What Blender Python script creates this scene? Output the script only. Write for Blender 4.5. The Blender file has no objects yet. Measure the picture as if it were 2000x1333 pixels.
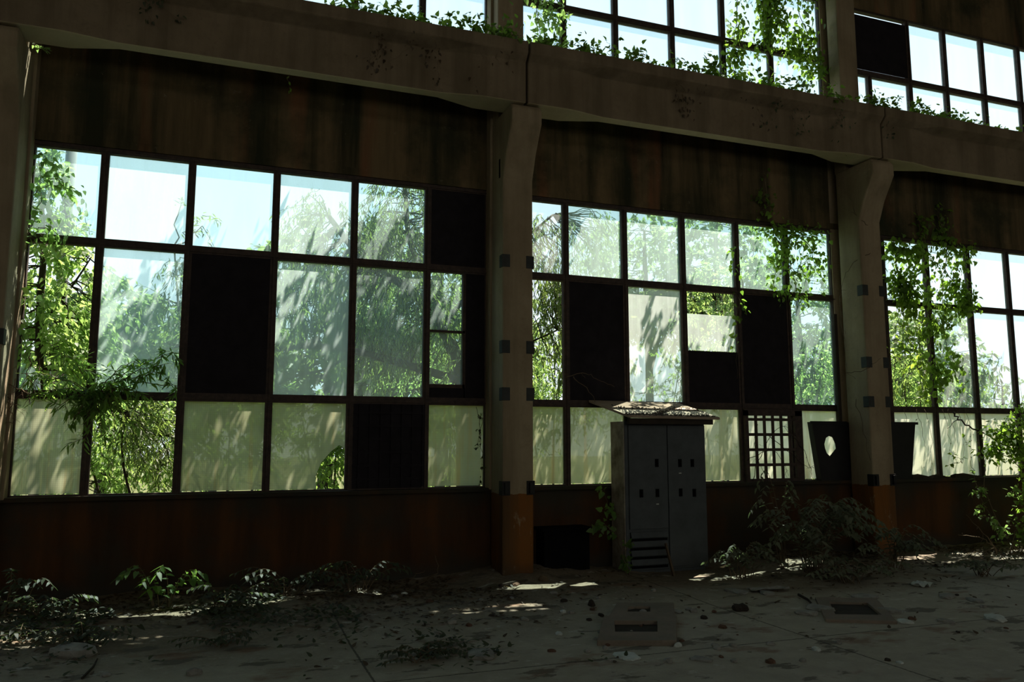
import bpy, bmesh, math, random
import numpy as np
from mathutils import Vector, Matrix
random.seed(7); rng = np.random.default_rng(7)
scn = bpy.context.scene
COL = scn.collection
H = 1.8                                    # eye height above the hall floor

# ------------------------------------------------------------------ camera
YAW, PIT, F = math.radians(20.156), math.radians(7.112), 1556.44
cam_d = bpy.data.cameras.new('camera'); cam = bpy.data.objects.new('camera', cam_d); COL.objects.link(cam)
cam_d.sensor_width = 36; cam_d.lens = 36 * F / 2000; cam_d.clip_end = 400
cam.location = (0, 0, H)
cam.rotation_euler = (math.radians(90) + PIT, 0, -YAW)
scn.camera = cam
_cy, _sy = math.cos(YAW), math.sin(YAW)
FW = np.array([_sy * math.cos(PIT), _cy * math.cos(PIT), math.sin(PIT)]); RT = np.array([_cy, -_sy, 0.]); UP = np.cross(RT, FW)
def ray(x, y): return (x - 1000) / F * RT - (y - 666.5) / F * UP + FW
def at(x, y, Y):                           # world point seen at photo position x, y on the vertical plane at distance Y
    q = ray(x, y); q = q * Y / q[1]; return np.array([q[0], q[1], q[2] + H])
def fl(x, y):                              # world point on the floor
    q = ray(x, y); q = q * (-H) / q[2]; return np.array([q[0], q[1], 0.])

# ------------------------------------------------------------------ object helpers
def tag(o, label=None, cat=None, group=None, kind=None):
    if label: o['label'] = label
    if cat: o['category'] = cat
    if group: o['group'] = group
    if kind: o['kind'] = kind
    return o
def empty(name, loc=(0, 0, 0), rz=0):
    o = bpy.data.objects.new(name, None); COL.objects.link(o); o.location = loc; o.rotation_euler.z = rz; o.empty_display_size = .1
    return o
class MB:
    def __init__(s): s.v = []; s.f = []; s.m = []
    def add(s, vs, fs, m=0):
        b = len(s.v); s.v += [tuple(map(float, q)) for q in vs]; s.f += [tuple(b + i for i in q) for q in fs]; s.m += [m] * len(fs); return s
    def box(s, x0, x1, y0, y1, z0, z1, m=0):
        return s.add([(x0, y0, z0), (x1, y0, z0), (x1, y1, z0), (x0, y1, z0), (x0, y0, z1), (x1, y0, z1), (x1, y1, z1), (x0, y1, z1)],
                     [(3, 2, 1, 0), (4, 5, 6, 7), (0, 1, 5, 4), (1, 2, 6, 5), (2, 3, 7, 6), (3, 0, 4, 7)], m)
    def prism(s, poly, y0, y1, m0=0, m1=None):         # polygon in X-Z pushed along Y; counter-clockwise seen from -Y
        n = len(poly); m1 = m0 if m1 is None else m1
        vs = [(x, y0, z) for x, z in poly] + [(x, y1, z) for x, z in poly]
        b = len(s.v); s.v += vs
        s.f.append(tuple(b + i for i in range(n))); s.m.append(m0)
        s.f.append(tuple(b + n + i for i in reversed(range(n)))); s.m.append(m1)
        for i in range(n):
            j = (i + 1) % n; s.f.append((b + j, b + i, b + n + i, b + n + j)); s.m.append(m1)
        return s
    def loft(s, rings, m=0, cap=True):
        n = len(rings[0]); b = len(s.v)
        for r in rings: s.v += [tuple(map(float, q)) for q in r]
        for k in range(len(rings) - 1):
            for i in range(n):
                j = (i + 1) % n
                s.f.append((b + k * n + i, b + k * n + j, b + (k + 1) * n + j, b + (k + 1) * n + i)); s.m.append(m)
        if cap:
            s.f.append(tuple(b + i for i in reversed(range(n)))); s.m.append(m)
            s.f.append(tuple(b + (len(rings) - 1) * n + i for i in range(n))); s.m.append(m)
        return s
    def tube(s, pts, radii, n=6, m=0):
        pts = [np.asarray(p, float) for p in pts]
        if np.isscalar(radii): radii = [radii] * len(pts)
        rings = []
        ref = np.array([.31, .77, .55])
        for i, p in enumerate(pts):
            t = pts[min(i + 1, len(pts) - 1)] - pts[max(i - 1, 0)]; t = t / (np.linalg.norm(t) + 1e-9)
            a = np.cross(t, ref); a /= np.linalg.norm(a) + 1e-9; c = np.cross(t, a)
            rings.append([p + radii[i] * (math.cos(2 * math.pi * k / n) * a + math.sin(2 * math.pi * k / n) * c) for k in range(n)])
        return s.loft(rings, m)
    def build(s, name, mats, parent=None, bevel=0, smooth=False, loc=None):
        me = bpy.data.meshes.new(name); me.from_pydata(s.v, [], s.f)
        for mm in (mats if isinstance(mats, (list, tuple)) else [mats]): me.materials.append(mm)
        if any(s.m): me.polygons.foreach_set('material_index', s.m)
        if smooth: me.polygons.foreach_set('use_smooth', [True] * len(s.f))
        me.update()
        bm = bmesh.new(); bm.from_mesh(me); bmesh.ops.recalc_face_normals(bm, faces=bm.faces); bm.to_mesh(me); bm.free()
        o = bpy.data.objects.new(name, me); COL.objects.link(o)
        if parent: o.parent = parent; o.matrix_parent_inverse = Matrix.Translation(parent.location).inverted() if parent.rotation_euler.z == 0 else Matrix()
        if bevel:
            b = o.modifiers.new('bevel', 'BEVEL'); b.width = bevel; b.segments = 2; b.limit_method = 'ANGLE'; b.angle_limit = .6
        return o

# ------------------------------------------------------------------ materials
class NT:
    def __init__(s, name):
        s.mat = bpy.data.materials.new(name); s.mat.use_nodes = True; s.t = s.mat.node_tree; s.t.nodes.clear()
        s.out = s.t.nodes.new('ShaderNodeOutputMaterial')
    def n(s, typ, **kw):
        o = s.t.nodes.new('ShaderNode' + typ)
        for k, v in kw.items():
            if k in ('operation', 'blend_type', 'data_type', 'noise_dimensions', 'feature', 'interpolation_type', 'wave_type', 'bands_direction'): setattr(o, k, v)
            else:
                i = o.inputs[int(k[1:])] if k[0] == 'i' and k[1:].isdigit() else o.inputs[k.replace('_', ' ')]
                s.set(i, v)
        return o
    def set(s, i, v):
        if hasattr(v, 'is_output'): s.t.links.new(v, i)
        else:
            if isinstance(v, (tuple, list)) and len(v) == 3 and i.type == 'RGBA': v = (*v, 1)
            i.default_value = v
    def pos(s): return s.n('NewGeometry').outputs['Position']
    def mapped(s, sc, src=None): return s.n('Mapping', Vector=src or s.pos(), Scale=sc).outputs[0]
    def noise(s, sc, scale=1., detail=6, rough=.6, src=None):
        return s.n('TexNoise', Vector=s.mapped(sc, src), Scale=scale, Detail=detail, Roughness=rough).outputs[0]
    def ramp(s, fac, stops, interp='LINEAR'):
        r = s.n('ValToRGB', Fac=fac); cr = r.color_ramp; cr.interpolation = interp
        while len(cr.elements) < len(stops): cr.elements.new(.5)
        for e, (p, c) in zip(cr.elements, stops):
            e.position = p; e.color = (c, c, c, 1) if isinstance(c, (int, float)) else (*c, 1)
        return r.outputs[0]
    def math(s, op, a, b=0., c=None):
        m = s.n('Math', operation=op, i0=a, i1=b)
        if c is not None: s.set(m.inputs[2], c)
        return m.outputs[0]
    def mix(s, f, a, b, bt='MIX'):
        m = s.n('Mix', data_type='RGBA', blend_type=bt); s.set(m.inputs[0], f); s.set(m.inputs[6], a); s.set(m.inputs[7], b); return m.outputs[2]
    def bump(s, h, st=.4, d=.01): return s.n('Bump', Height=h, Strength=st, Distance=d).outputs[0]
    def surf(s, sh): s.t.links.new(sh, s.out.inputs[0]); return s.mat
    def pbr(s, col, rough=.9, normal=None, metal=0., spec=.3):
        b = s.n('BsdfPrincipled', Base_Color=col, Roughness=rough, Metallic=metal)
        b.inputs['Specular IOR Level'].default_value = spec
        if normal is not None: s.set(b.inputs['Normal'], normal)
        return s.surf(b.outputs[0])
    def mixsh(s, f, a, b):
        m = s.n('MixShader', Fac=f); s.t.links.new(a, m.inputs[1]); s.t.links.new(b, m.inputs[2]); return m.outputs[0]

def m_concrete(name, a, b, dirt, amount=.5, streak=1., paint=None, paint_h=1.12, bump=.5):
    t = NT(name)
    n1 = t.noise((1.1, 1.1, 1.1), 1.3, 9, .65); n2 = t.noise((2.6, 2.6, .22), 1.2, 5, .6); n3 = t.noise((9, 9, 9), 1.5, 6, .7)
    col = t.mix(t.ramp(n1, [(.35, 0), (.65, 1)]), a, b)
    if paint:
        z = t.n('SeparateXYZ', Vector=t.pos()).outputs[2]
        edge = t.math('ADD', z, t.math('MULTIPLY', n3, .05))
        flake = t.ramp(t.noise((5, 5, 2.2), 1.3, 9, .7), [(.60, 0), (.66, 1)])
        f = t.math('MULTIPLY', t.math('LESS_THAN', edge, paint_h), t.math('SUBTRACT', 1., t.math('MULTIPLY', flake, .8)))
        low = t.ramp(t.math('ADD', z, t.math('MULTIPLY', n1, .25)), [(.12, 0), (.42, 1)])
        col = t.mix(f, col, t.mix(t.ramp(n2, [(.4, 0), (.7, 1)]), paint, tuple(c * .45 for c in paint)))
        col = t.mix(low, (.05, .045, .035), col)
    st = t.ramp(n2, [(.42, 0), (.62, 1)])
    sp = t.ramp(n3, [(.5, 0), (.75, 1)])
    d = t.math('MULTIPLY', t.math('MAXIMUM', t.math('MULTIPLY', st, streak), t.math('MULTIPLY', sp, .6)), amount)
    col = t.mix(d, col, dirt)
    return t.pbr(col, .92, t.bump(t.math('ADD', n3, t.math('MULTIPLY', n1, .6)), bump, .02), spec=.2)
M = {}
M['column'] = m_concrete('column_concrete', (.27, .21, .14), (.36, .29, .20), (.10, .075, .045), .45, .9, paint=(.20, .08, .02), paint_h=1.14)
M['beam'] = m_concrete('beam_concrete', (.175, .135, .09), (.235, .185, .13), (.055, .045, .025), .5, .8)
def m_header():
    t = NT('stained_header_wall')
    n1 = t.noise((.8, .8, .8), 1.1, 8, .62); n2 = t.noise((2.0, 2.0, .16), 1.1, 6, .62); n3 = t.noise((7, 7, 7), 1.5, 7, .7)
    n4 = t.noise((1.2, 1.2, .12), 1.3, 3, .5)
    col = t.mix(t.ramp(n2, [(.38, 0), (.62, 1)]), (.17, .122, .066), (.032, .032, .018))
    col = t.mix(t.ramp(n4, [(.56, 0), (.66, .8)]), col, (.22, .09, .045))
    col = t.mix(t.ramp(n1, [(.46, 0), (.66, .85)]), col, (.025, .03, .018))
    col = t.mix(t.ramp(n3, [(.62, 0), (.8, .5)]), col, (.30, .26, .2))
    return t.pbr(col, .95, t.bump(n3, .5, .02), spec=.15)
M['header'] = m_header()
M['soffit_lit'] = m_concrete('soffit_lit_concrete', (.42, .35, .23), (.50, .42, .28), (.2, .16, .1), .4, .3)  # paler than the beam sides: light bounced off the floor, put into the colour
def m_parapet():
    t = NT('rust_painted_parapet')
    n1 = t.noise((.9, .9, .9), 1.0, 8, .6); n2 = t.noise((2.2, 2.2, .3), 1.2, 6, .6); n3 = t.noise((8, 8, 8), 1.4, 7, .7)
    z = t.n('SeparateXYZ', Vector=t.pos()).outputs[2]
    col = t.mix(t.ramp(n2, [(.36, 0), (.64, 1)]), (.095, .04, .014), (.042, .022, .011))
    col = t.mix(t.ramp(n1, [(.45, 0), (.62, .9)]), col, (.04, .035, .026))
    top = t.ramp(t.math('ADD', z, t.math('MULTIPLY', n2, .5)), [(1.1, 0), (1.35, 1)]) if False else t.math('MULTIPLY', t.math('SMOOTH_MAX', t.math('SUBTRACT', t.math('ADD', z, t.math('MULTIPLY', n2, .5)), 1.15), 0., .1), 3.)
    col = t.mix(t.n('Clamp', Value=top).outputs[0], col, (.03, .03, .024))
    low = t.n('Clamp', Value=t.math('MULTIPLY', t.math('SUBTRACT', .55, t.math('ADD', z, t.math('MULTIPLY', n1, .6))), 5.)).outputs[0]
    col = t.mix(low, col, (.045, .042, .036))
    return t.pbr(col, .9, t.bump(n3, .4, .015), spec=.2)
M['parapet'] = m_parapet()
def m_simple(name, col, rough=.8, var=.35, scale=6, metal=0, bump=.3, spec=.3, dark=None):
    t = NT(name); n = t.noise((1, 1, 1), scale, 7, .65)
    c2 = dark or tuple(c * (1 - var) for c in col)
    return t.pbr(t.mix(t.ramp(n, [(.35, 0), (.7, 1)]), col, c2), rough, t.bump(n, bump, .006), metal, spec)
M['frame'] = m_simple('rusted_frame_steel', (.075, .05, .042), .75, .5, 14, 0, .4, .3, (.03, .024, .024))
M['board'] = m_simple('black_board', (.022, .019, .024), .85, .4, 5, spec=.12)
M['plate'] = m_simple('grey_blue_plate', (.045, .05, .05), .7, .4, 9)
M['cab'] = m_simple('grey_cabinet_paint', (.078, .089, .102), .62, .3, 5, 0, .15, .3)
M['cabside'] = m_simple('pale_cabinet_side', (.42, .385, .34), .75, .35, 4, 0, .2, .2, (.13, .105, .08))
M['slot'] = m_simple('black_slot', (.007, .007, .008), .9, .3, 9, spec=.05)
M['white'] = m_simple('white_scrap', (.62, .66, .64), .8, .3, 14, 0, .5)
M['plaster'] = m_simple('plaster_rubble', (.34, .33, .31), .95, .4, 8, 0, .8, .1)
M['brick'] = m_simple('brick_rubble', (.15, .09, .065), .95, .4, 9, 0, .8, .1)
M['wood'] = m_simple('weathered_wood', (.13, .095, .065), .9, .45, 7, 0, .5, .15)
M['darkwood'] = m_simple('dark_wood', (.05, .04, .032), .9, .4, 7, 0, .5, .15)
M['gravel'] = m_simple('roof_grit', (.13, .12, .105), .95, .6, 40, 0, .9, .1)
M['slab'] = m_concrete('cabinet_slab', (.34, .27, .21), (.42, .33, .26), (.12, .09, .07), .6, .2)
M['hatch'] = m_concrete('hatch_concrete', (.20, .17, .14), (.27, .21, .17), (.09, .07, .05), .5, .3)
M['bark'] = m_simple('bark', (.06, .05, .038), .95, .5, 12, 0, .9, .1)
M['twig'] = m_simple('dry_twig', (.17, .125, .085), .9, .4, 12, 0, .3, .1)
M['pole'] = m_simple('grey_pole', (.30, .31, .31), .85, .2, 5)
M['tin'] = m_simple('dark_sheet_metal', (.014, .0135, .015), .6, .4, 6, 0, .3, .3)
M['roof'] = m_concrete('roof_concrete', (.10, .085, .07), (.14, .12, .1), (.04, .035, .03), .5, .3)
M['soil'] = m_simple('outdoor_soil', (.10, .11, .045), 1., .4, 3, 0, .8, .1)

def m_leaf(name, c1, c2, trans, rough=.55, tf=.5):
    t = NT(name)
    r = t.n('NewGeometry').outputs['Random Per Island']
    c = t.mix(t.ramp(r, [(0, 0), (1, 1)]), c1, c2)
    d = t.n('BsdfDiffuse', Color=c, Roughness=1.).outputs[0]
    tc = t.mix(1., t.mix(t.ramp(r, [(0, .55), (1, 1.)]), (0, 0, 0), trans), (1, 1, 1), 'MULTIPLY')
    tr = t.n('BsdfTranslucent', Color=tc).outputs[0]
    g = t.n('BsdfGlossy', Color=(1, 1, 1), Roughness=rough).outputs[0]
    return t.surf(t.mixsh(.03, t.mixsh(tf, d, tr), g))
M['leaf_bright'] = m_leaf('leaf_bright', (.12, .26, .05), (.22, .38, .10), (.56, .84, .22))
M['leaf_mid'] = m_leaf('leaf_mid', (.06, .15, .03), (.12, .24, .05), (.40, .66, .12))
M['leaf_willow'] = m_leaf('leaf_willow', (.07, .12, .035), (.13, .19, .06), (.38, .56, .12), .5, .42)
M['leaf_vine'] = m_leaf('leaf_vine', (.07, .14, .02), (.13, .23, .03), (.42, .66, .07))
M['leaf_shade'] = m_leaf('leaf_shade', (.035, .05, .026), (.065, .08, .045), (.12, .17, .06), .6, .35)
M['leaf_dusty'] = m_leaf('leaf_dusty', (.12, .14, .09), (.20, .22, .15), (.16, .22, .09), .6, .35)
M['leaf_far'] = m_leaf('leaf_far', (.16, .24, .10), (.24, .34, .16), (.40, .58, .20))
M['leaf_dead'] = m_leaf('leaf_dead', (.05, .035, .02), (.10, .065, .035), (.10, .06, .02), .6, .3)

def m_glass(name, haze, tint, hcol=(.92, .95, .93), scale=1.):
    t = NT(name)
    n1 = t.noise((1.6, 1.6, .5), 1.6 * scale, 5, .6); n2 = t.noise((7, 7, .35), 1.5, 5, .65); n3 = t.noise((30, 30, 30), 1.5, 3, .6)
    f = t.math('ADD', t.math('MULTIPLY', t.ramp(n1, [(.25, .55), (.75, 1.)]), haze), t.math('MULTIPLY', t.ramp(n2, [(.52, 0), (.75, 1)]), haze * .22))
    f = t.math('ADD', f, t.math('MULTIPLY', t.ramp(n3, [(.6, 0), (.75, 1)]), haze * .18))
    tr = t.n('BsdfTransparent', Color=tint).outputs[0]
    tl = t.n('BsdfTranslucent', Color=hcol).outputs[0]
    gl = t.n('BsdfGlossy', Color=(1, 1, 1), Roughness=.12).outputs[0]
    return t.surf(t.mixsh(.03, t.mixsh(f, tr, tl), gl))
M['glass'] = m_glass('dusty_glass', .25, (.72, .94, .95), (.76, .97, .97))
M['glass_heavy'] = m_glass('heavily_dusted_glass', .47, (.70, .91, .91), (.78, .97, .97))
M['glass_light'] = m_glass('thin_dust_glass', .24, (.84, .96, .97), (.9, .96, .96))
M['glass_hazed'] = m_glass('clouded_glass', .6, (.72, .92, .93), (.74, .96, .97))
M['milky'] = m_glass('milky_plastic_sheet', .62, (.80, .92, .88), (.86, .93, .90))
t = NT('clear_side'); M['clear'] = t.surf(t.n('BsdfTransparent', Color=(.98, 1, 1)).outputs[0])
def m_frost(name, col, edge):
    t = NT(name)
    p = t.n('SeparateXYZ', Vector=t.pos()).outputs
    def line(c): return t.math('LESS_THAN', t.math('FRACT', t.math('MULTIPLY', c, 45.)), .22)
    wire = t.math('MAXIMUM', line(p[0]), line(p[2]))
    n1 = t.noise((1.3, 1.3, .8), 1.6, 6, .6); n2 = t.noise((6, 6, .3), 1.5, 5, .6)
    c = t.mix(t.ramp(n1, [(.35, 0), (.7, 1)]), col, edge)
    c = t.mix(t.ramp(n2, [(.56, 0), (.72, .6)]), c, (.50, .33, .14))
    c = t.mix(t.math('MULTIPLY', wire, .22), c, (.1, .1, .08))
    tl = t.n('BsdfTranslucent', Color=c).outputs[0]
    tr = t.n('BsdfTransparent', Color=(.85, .9, .7)).outputs[0]
    rf = t.n('BsdfRefraction', Color=c, Roughness=.45, IOR=1.12).outputs[0]
    df = t.n('BsdfDiffuse', Color=(.25, .25, .18)).outputs[0]
    a = t.mixsh(.07, t.mixsh(.20, tl, rf), tr)
    return t.surf(t.mixsh(.15, a, df))
M['frost'] = m_frost('wired_frosted_glass', (.45, .46, .32), (.35, .36, .22))
M['frost_w'] = m_frost('pale_frosted_glass', (.78, .76, .64), (.64, .66, .48))

def m_floor():
    t = NT('hall_floor')
    p = t.pos(); y = t.n('SeparateXYZ', Vector=p).outputs[1]; x = t.n('SeparateXYZ', Vector=p).outputs[0]
    n1 = t.noise((.7, .7, .7), 1.2, 9, .62); n2 = t.noise((3, 3, 3), 1.4, 9, .7); n3 = t.noise((14, 14, 14), 1.4, 6, .7); n4 = t.noise((1.1, 2.2, 1), 1.3, 7, .62)
    col = t.mix(t.ramp(n2, [(.3, 0), (.7, 1)]), (.34, .305, .25), (.45, .41, .34))
    # soil that has gathered towards the windows and on the left
    s = t.math('ADD', t.math('SUBTRACT', y, t.math('MULTIPLY', x, .16)), t.math('MULTIPLY', n1, 3.4))
    soil = t.n('Clamp', Value=t.math('MULTIPLY', t.math('SUBTRACT', s, 8.1), .55)).outputs[0]
    sc = t.mix(t.ramp(n3, [(.3, 0), (.7, 1)]), (.12, .09, .06), (.25, .20, .145))
    col = t.mix(t.math('MULTIPLY', soil, .88), col, sc)
    # dark wet stains with ragged outlines, white plaster dust
    col = t.mix(t.ramp(n4, [(.575, 0), (.60, .75)]), col, (.10, .085, .068))
    col = t.mix(t.ramp(t.noise((2.3, 3.5, 2), 1.5, 9, .72), [(.585, 0), (.64, .7)]), col, (.52, .49, .44))
    col = t.mix(t.ramp(t.noise((.9, 1.6, 1), 1.3, 6, .6), [(.58, 0), (.66, .6)]), col, (.20, .10, .06))
    # slab joints
    def joint(c, per, off): return t.math('LESS_THAN', t.math('ABSOLUTE', t.math('SUBTRACT', t.math('FRACT', t.math('ADD', t.math('DIVIDE', c, per), off)), .5)), .006 / per * 1.6)
    w = t.math('ADD', y, t.math('MULTIPLY', n3, .03)); w2 = t.math('ADD', x, t.math('MULTIPLY', n3, .03))
    j = t.math('MAXIMUM', joint(w, 3.0, .43), joint(w2, 4.0, .2))
    col = t.mix(t.math('MULTIPLY', j, .75), col, (.04, .036, .03))
    return t.pbr(col, .88, t.bump(t.math('ADD', n2, t.math('MULTIPLY', n3, .6)), .7, .03), spec=.25)
M['floor'] = m_floor()

# ------------------------------------------------------------------ setting: hall shell
YW = 10.395                                # window plane
ZS, Z2, Z1, ZT = 1.151, 2.320, 4.137, 5.275      # sill, lower rail, upper rail, head of the lower windows
US, UR, UT = 7.30, 8.30, 9.40              # clerestory sill, rail, head
CX = [-8.65, -2.62, 3.45, 9.50, 15.53, 21.56]    # left faces of the columns
CW = .43
XL, XR, YB, ZR = -8.9, 22.2, -7.5, 11.4
def wav(x, y, k):
    r = np.random.default_rng(k); s = 0
    for i in range(7):
        a = r.uniform(0, 6.3); fr = r.uniform(.6, 5.5); s = s + np.sin(fr * (x * np.cos(a) + y * np.sin(a)) + r.uniform(0, 6.3)) / (1 + .35 * fr)
    return s
def hgt(x, y):
    k = np.clip((y - .16 * x - 6.6) / 2.6, 0, 1); k = k * k * (3 - 2 * k)
    e = np.clip((np.asarray(y) - 9.6) / .7, 0, 1)
    return np.maximum(0, k * (.055 + .03 * wav(x, y, 3)) + k * .012 * wav(x * 4, y * 4, 5)) + .03 * e * k
gx = np.concatenate([np.linspace(XL, -3, 12)[:-1], np.linspace(-3, 14.5, 260), np.linspace(14.5, XR, 20)[1:]])
gy = np.concatenate([np.linspace(YB, 4, 12)[:-1], np.linspace(4, 10.32, 110)])
GX, GY = np.meshgrid(gx, gy); GZ = hgt(GX, GY)
b = MB(); nx = len(gx)
b.v = list(zip(GX.ravel().tolist(), GY.ravel().tolist(), GZ.ravel().tolist()))
b.f = [(j * nx + i, j * nx + i + 1, (j + 1) * nx + i + 1, (j + 1) * nx + i) for j in range(len(gy) - 1) for i in range(nx - 1)]; b.m = [0] * len(b.f)
me_o = b.build('floor', M['floor'], smooth=True)
tag(me_o, 'cracked grey concrete hall floor with soil and rubble drifted against the wall', 'floor', kind='structure')

def structure(b, name, mat, label, cat, bevel=0):
    o = b.build(name, mat, bevel=bevel); tag(o, label, cat, kind='structure'); return o
b = MB()
b.box(XL, XR, 10.30, 10.50, -.3, ZS - .03)
b.box(XL, XR, 10.22, 10.53, ZS - .03, ZS + .02)
for i in range(len(CX)):                   # infill behind each column up the wall
    pass
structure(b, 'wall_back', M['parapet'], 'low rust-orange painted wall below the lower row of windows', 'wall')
b = MB(); b.box(XL, XR, 10.36, 10.485, ZT + .03, US - .05)
b.box(XL, XR, 10.345, 10.36, ZT + .03, ZT + .13); b.box(XL, XR, 10.30, 10.54, US - .05, US)
structure(b, 'wall_header', M['header'], 'stained dark panel wall band above the lower windows', 'wall')
b = MB(); b.box(XL, XR, 10.36, 10.485, UT, ZR)
structure(b, 'wall_upper', M['header'], 'dark streaked wall above the clerestory windows', 'wall')
b = MB()
b.box(XL, XR, YB - .3, YB, -.3, 2.2); b.box(XL, XR, YB - .3, YB, 5.2, 7.6); b.box(XL, XR, YB - .3, YB, 9.3, ZR)
for c in CX: b.box(c, c + CW, YB - .3, YB + .3, 0, ZR)
structure(b, 'wall_front', M['roof'], 'opposite hall wall with open window bands behind the viewer', 'wall')
t = NT('warm_filter_glass'); M['warming'] = t.surf(t.n('BsdfTransparent', Color=(.95, .87, .76)).outputs[0])  # unseen panes added with a warm tint to warm the fill light
for k, (za, zb_) in enumerate(((2.2, 5.2), (7.6, 9.3))):
    b = MB(); b.box(XL, XR, YB - .16, YB - .155, za, zb_); o = b.build('window_%d' % (11 + k), [M['warming']]); tag(o, 'yellowed glass band, %s, added in the hall wall behind the viewer to tint the fill light' % ('lower row', 'upper row')[k], 'window', kind='structure')
b = MB(); b.box(XL - .3, XL, YB - .3, 10.5, -.3, ZR); structure(b, 'wall_left', M['roof'], 'end wall closing the hall on the left', 'wall')
b = MB(); b.box(XR, XR + .3, YB - .3, 10.5, -.3, ZR); structure(b, 'wall_right', M['roof'], 'end wall closing the hall on the right', 'wall')
b = MB(); b.box(XL - .3, XR + .3, YB - .6, 10.9, ZR, ZR + .3)
structure(b, 'ceiling', M['roof'], 'dark concrete roof over the hall', 'ceiling')

# columns with corbels
col_desc = ['concrete column far left outside the picture', 'concrete column at the left edge with a sunlit right side',
            'middle concrete column with orange painted foot, left of the cabinet', 'right concrete column with a dry vine, beside the leafy bush',
            'concrete column beyond the right edge of the picture', 'last concrete column at the right end of the hall']
for i, x0 in enumerate(CX):
    x1 = x0 + CW; root = empty('column', (x0 + CW / 2, 9.98, 0)); tag(root, col_desc[i], 'column', kind='structure')
    prof = [(9.75, -.1), (9.75, 5.30), (9.62, 5.62), (9.40, 5.98), (9.40, 6.16), (9.46, 6.23), (10.22, 6.23), (10.22, -.1)]
    b = MB(); n = len(prof)
    rings = []
    for x, ins in ((x0, 0.0), (x1, 0.0)): rings.append([(x, y, z) for y, z in prof])
    b.loft(rings)
    b.build('shaft', M['column'], root, bevel=.025)
    b = MB(); b.box(x0 - .03, x1 + .03, 10.355 if i == 3 else 10.20, 10.47, ZS, ZR - 1.9); b.build('pilaster', M['column'], root, bevel=.01)
    b = MB(); b.box(x0 + .01, x1 - .03, 10.0, 10.25, 6.2, ZR); b.build('upper_shaft', M['column'], root, bevel=.02)
    if i in (1, 2, 3):
        for zc in (2.40, 3.0 + .02, 4.17) if i != 1 else (2.9,):
            for xx in (x0 - .012, x1 - .10):
                b = MB(); b.box(xx, xx + .112, 9.742, 9.86, zc - .085, zc + .085); b.build('metal_plate', M['plate'], root, bevel=.004)
        for xx in (x0 - .012, x1 - .10):
            b = MB(); b.box(xx, xx + .112, 9.735, 9.86, 1.10, 1.28); b.box(xx + .03, xx + .08, 9.70, 9.74, 1.12, 1.26); b.build('steel_bracket', M['tin'], root, bevel=.004)
    if i == 2:
        b = MB(); b.box(x0 - .006, x0 + .0, 9.86, 9.90, 5.34, 5.60); b.build('slot', M['slot'], root)

# crane beams: T section, web thick at the ends
beam_desc = ['crane beam left of the left column, outside the picture', 'long concrete crane beam over the left window bay, thick with ivy near its right end',
             'concrete crane beam over the middle bay between the middle and right columns', 'concrete crane beam running out of the picture at upper right', 'concrete crane beam beyond the right edge']
for i in range(len(CX) - 1):
    xa, xb = CX[i] + CW / 2 + .012, CX[i + 1] + CW / 2 - .012
    def sec(x, wf, wb, zlow=6.245):
        return [(x, 9.30, 6.90), (x, 9.30, 7.06), (x, 9.95, 7.06), (x, 9.95, 6.90), (x, wb, 6.80), (x, wb, zlow), (x, wf, zlow), (x, wf, 6.80)]
    e, m = (9.40, 9.84), (9.49, 9.67)
    b = MB(); b.loft([sec(xa, *e), sec(xa + .62, *e), sec(xa + 1.15, *m), sec((xa + xb) / 2, *m), sec(xb - 1.15, *m), sec(xb - .62, *e), sec(xb, *e)])
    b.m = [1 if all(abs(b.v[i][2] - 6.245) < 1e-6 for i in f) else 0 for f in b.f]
    o = b.build('crane_beam', [M['beam'], M['soffit_lit']], bevel=.018); tag(o, beam_desc[i], 'beam', kind='structure')

for xa, xb, lab in ((1.9, 3.40, 'unseen slab added to block sun behind the right end of the left crane beam'), (5.7, 9.45, 'unseen slab added to block sun behind the middle crane beam'), (10.0, 15.4, 'unseen slab added to block sun behind the right crane beam')):  # unseen slabs added to stop sun streaks; gaps let some patches through
    b = MB(); b.box(xa, xb, 9.955, 10.358, 6.93, 7.03); o = b.build('sun_block_slab', M['roof'], bevel=.01); tag(o, lab, 'slab', kind='structure')
# ------------------------------------------------------------------ windows
GL = {'x': ('glass_pane', 'glass_hazed'), 'g': ('glass_pane', 'glass'), 'h': ('glass_pane', 'glass_heavy'), 'l': ('glass_pane', 'glass_light'), 'f': ('frosted_pane', 'frost'), 'w': ('frosted_pane', 'frost_w'), 'p': ('plastic_sheet', 'milky')}
def pane(root, code, x0, x1, z0, z1, poly=None, label=None):
    nm, mk = GL[code]
    p = poly or [(x0, z0), (x1, z0), (x1, z1), (x0, z1)]
    b = MB(); b.prism(p, 10.425, 10.430, 0, 1)
    o = b.build(nm, [M[mk], M['clear']], root)
    if label: o['label'] = label
    return o
def board(root, x0, x1, z0, z1, y=10.385, label=None):
    b = MB(); b.box(x0 - .01, x1 + .01, y, y + .02, z0 - .01, z1 + .01)
    o = b.build('board', M['board'], root, bevel=.003)
    o['label'] = label or 'black board filling one opening'
    return o
FWD = .045                                 # half width of a mullion
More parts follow.
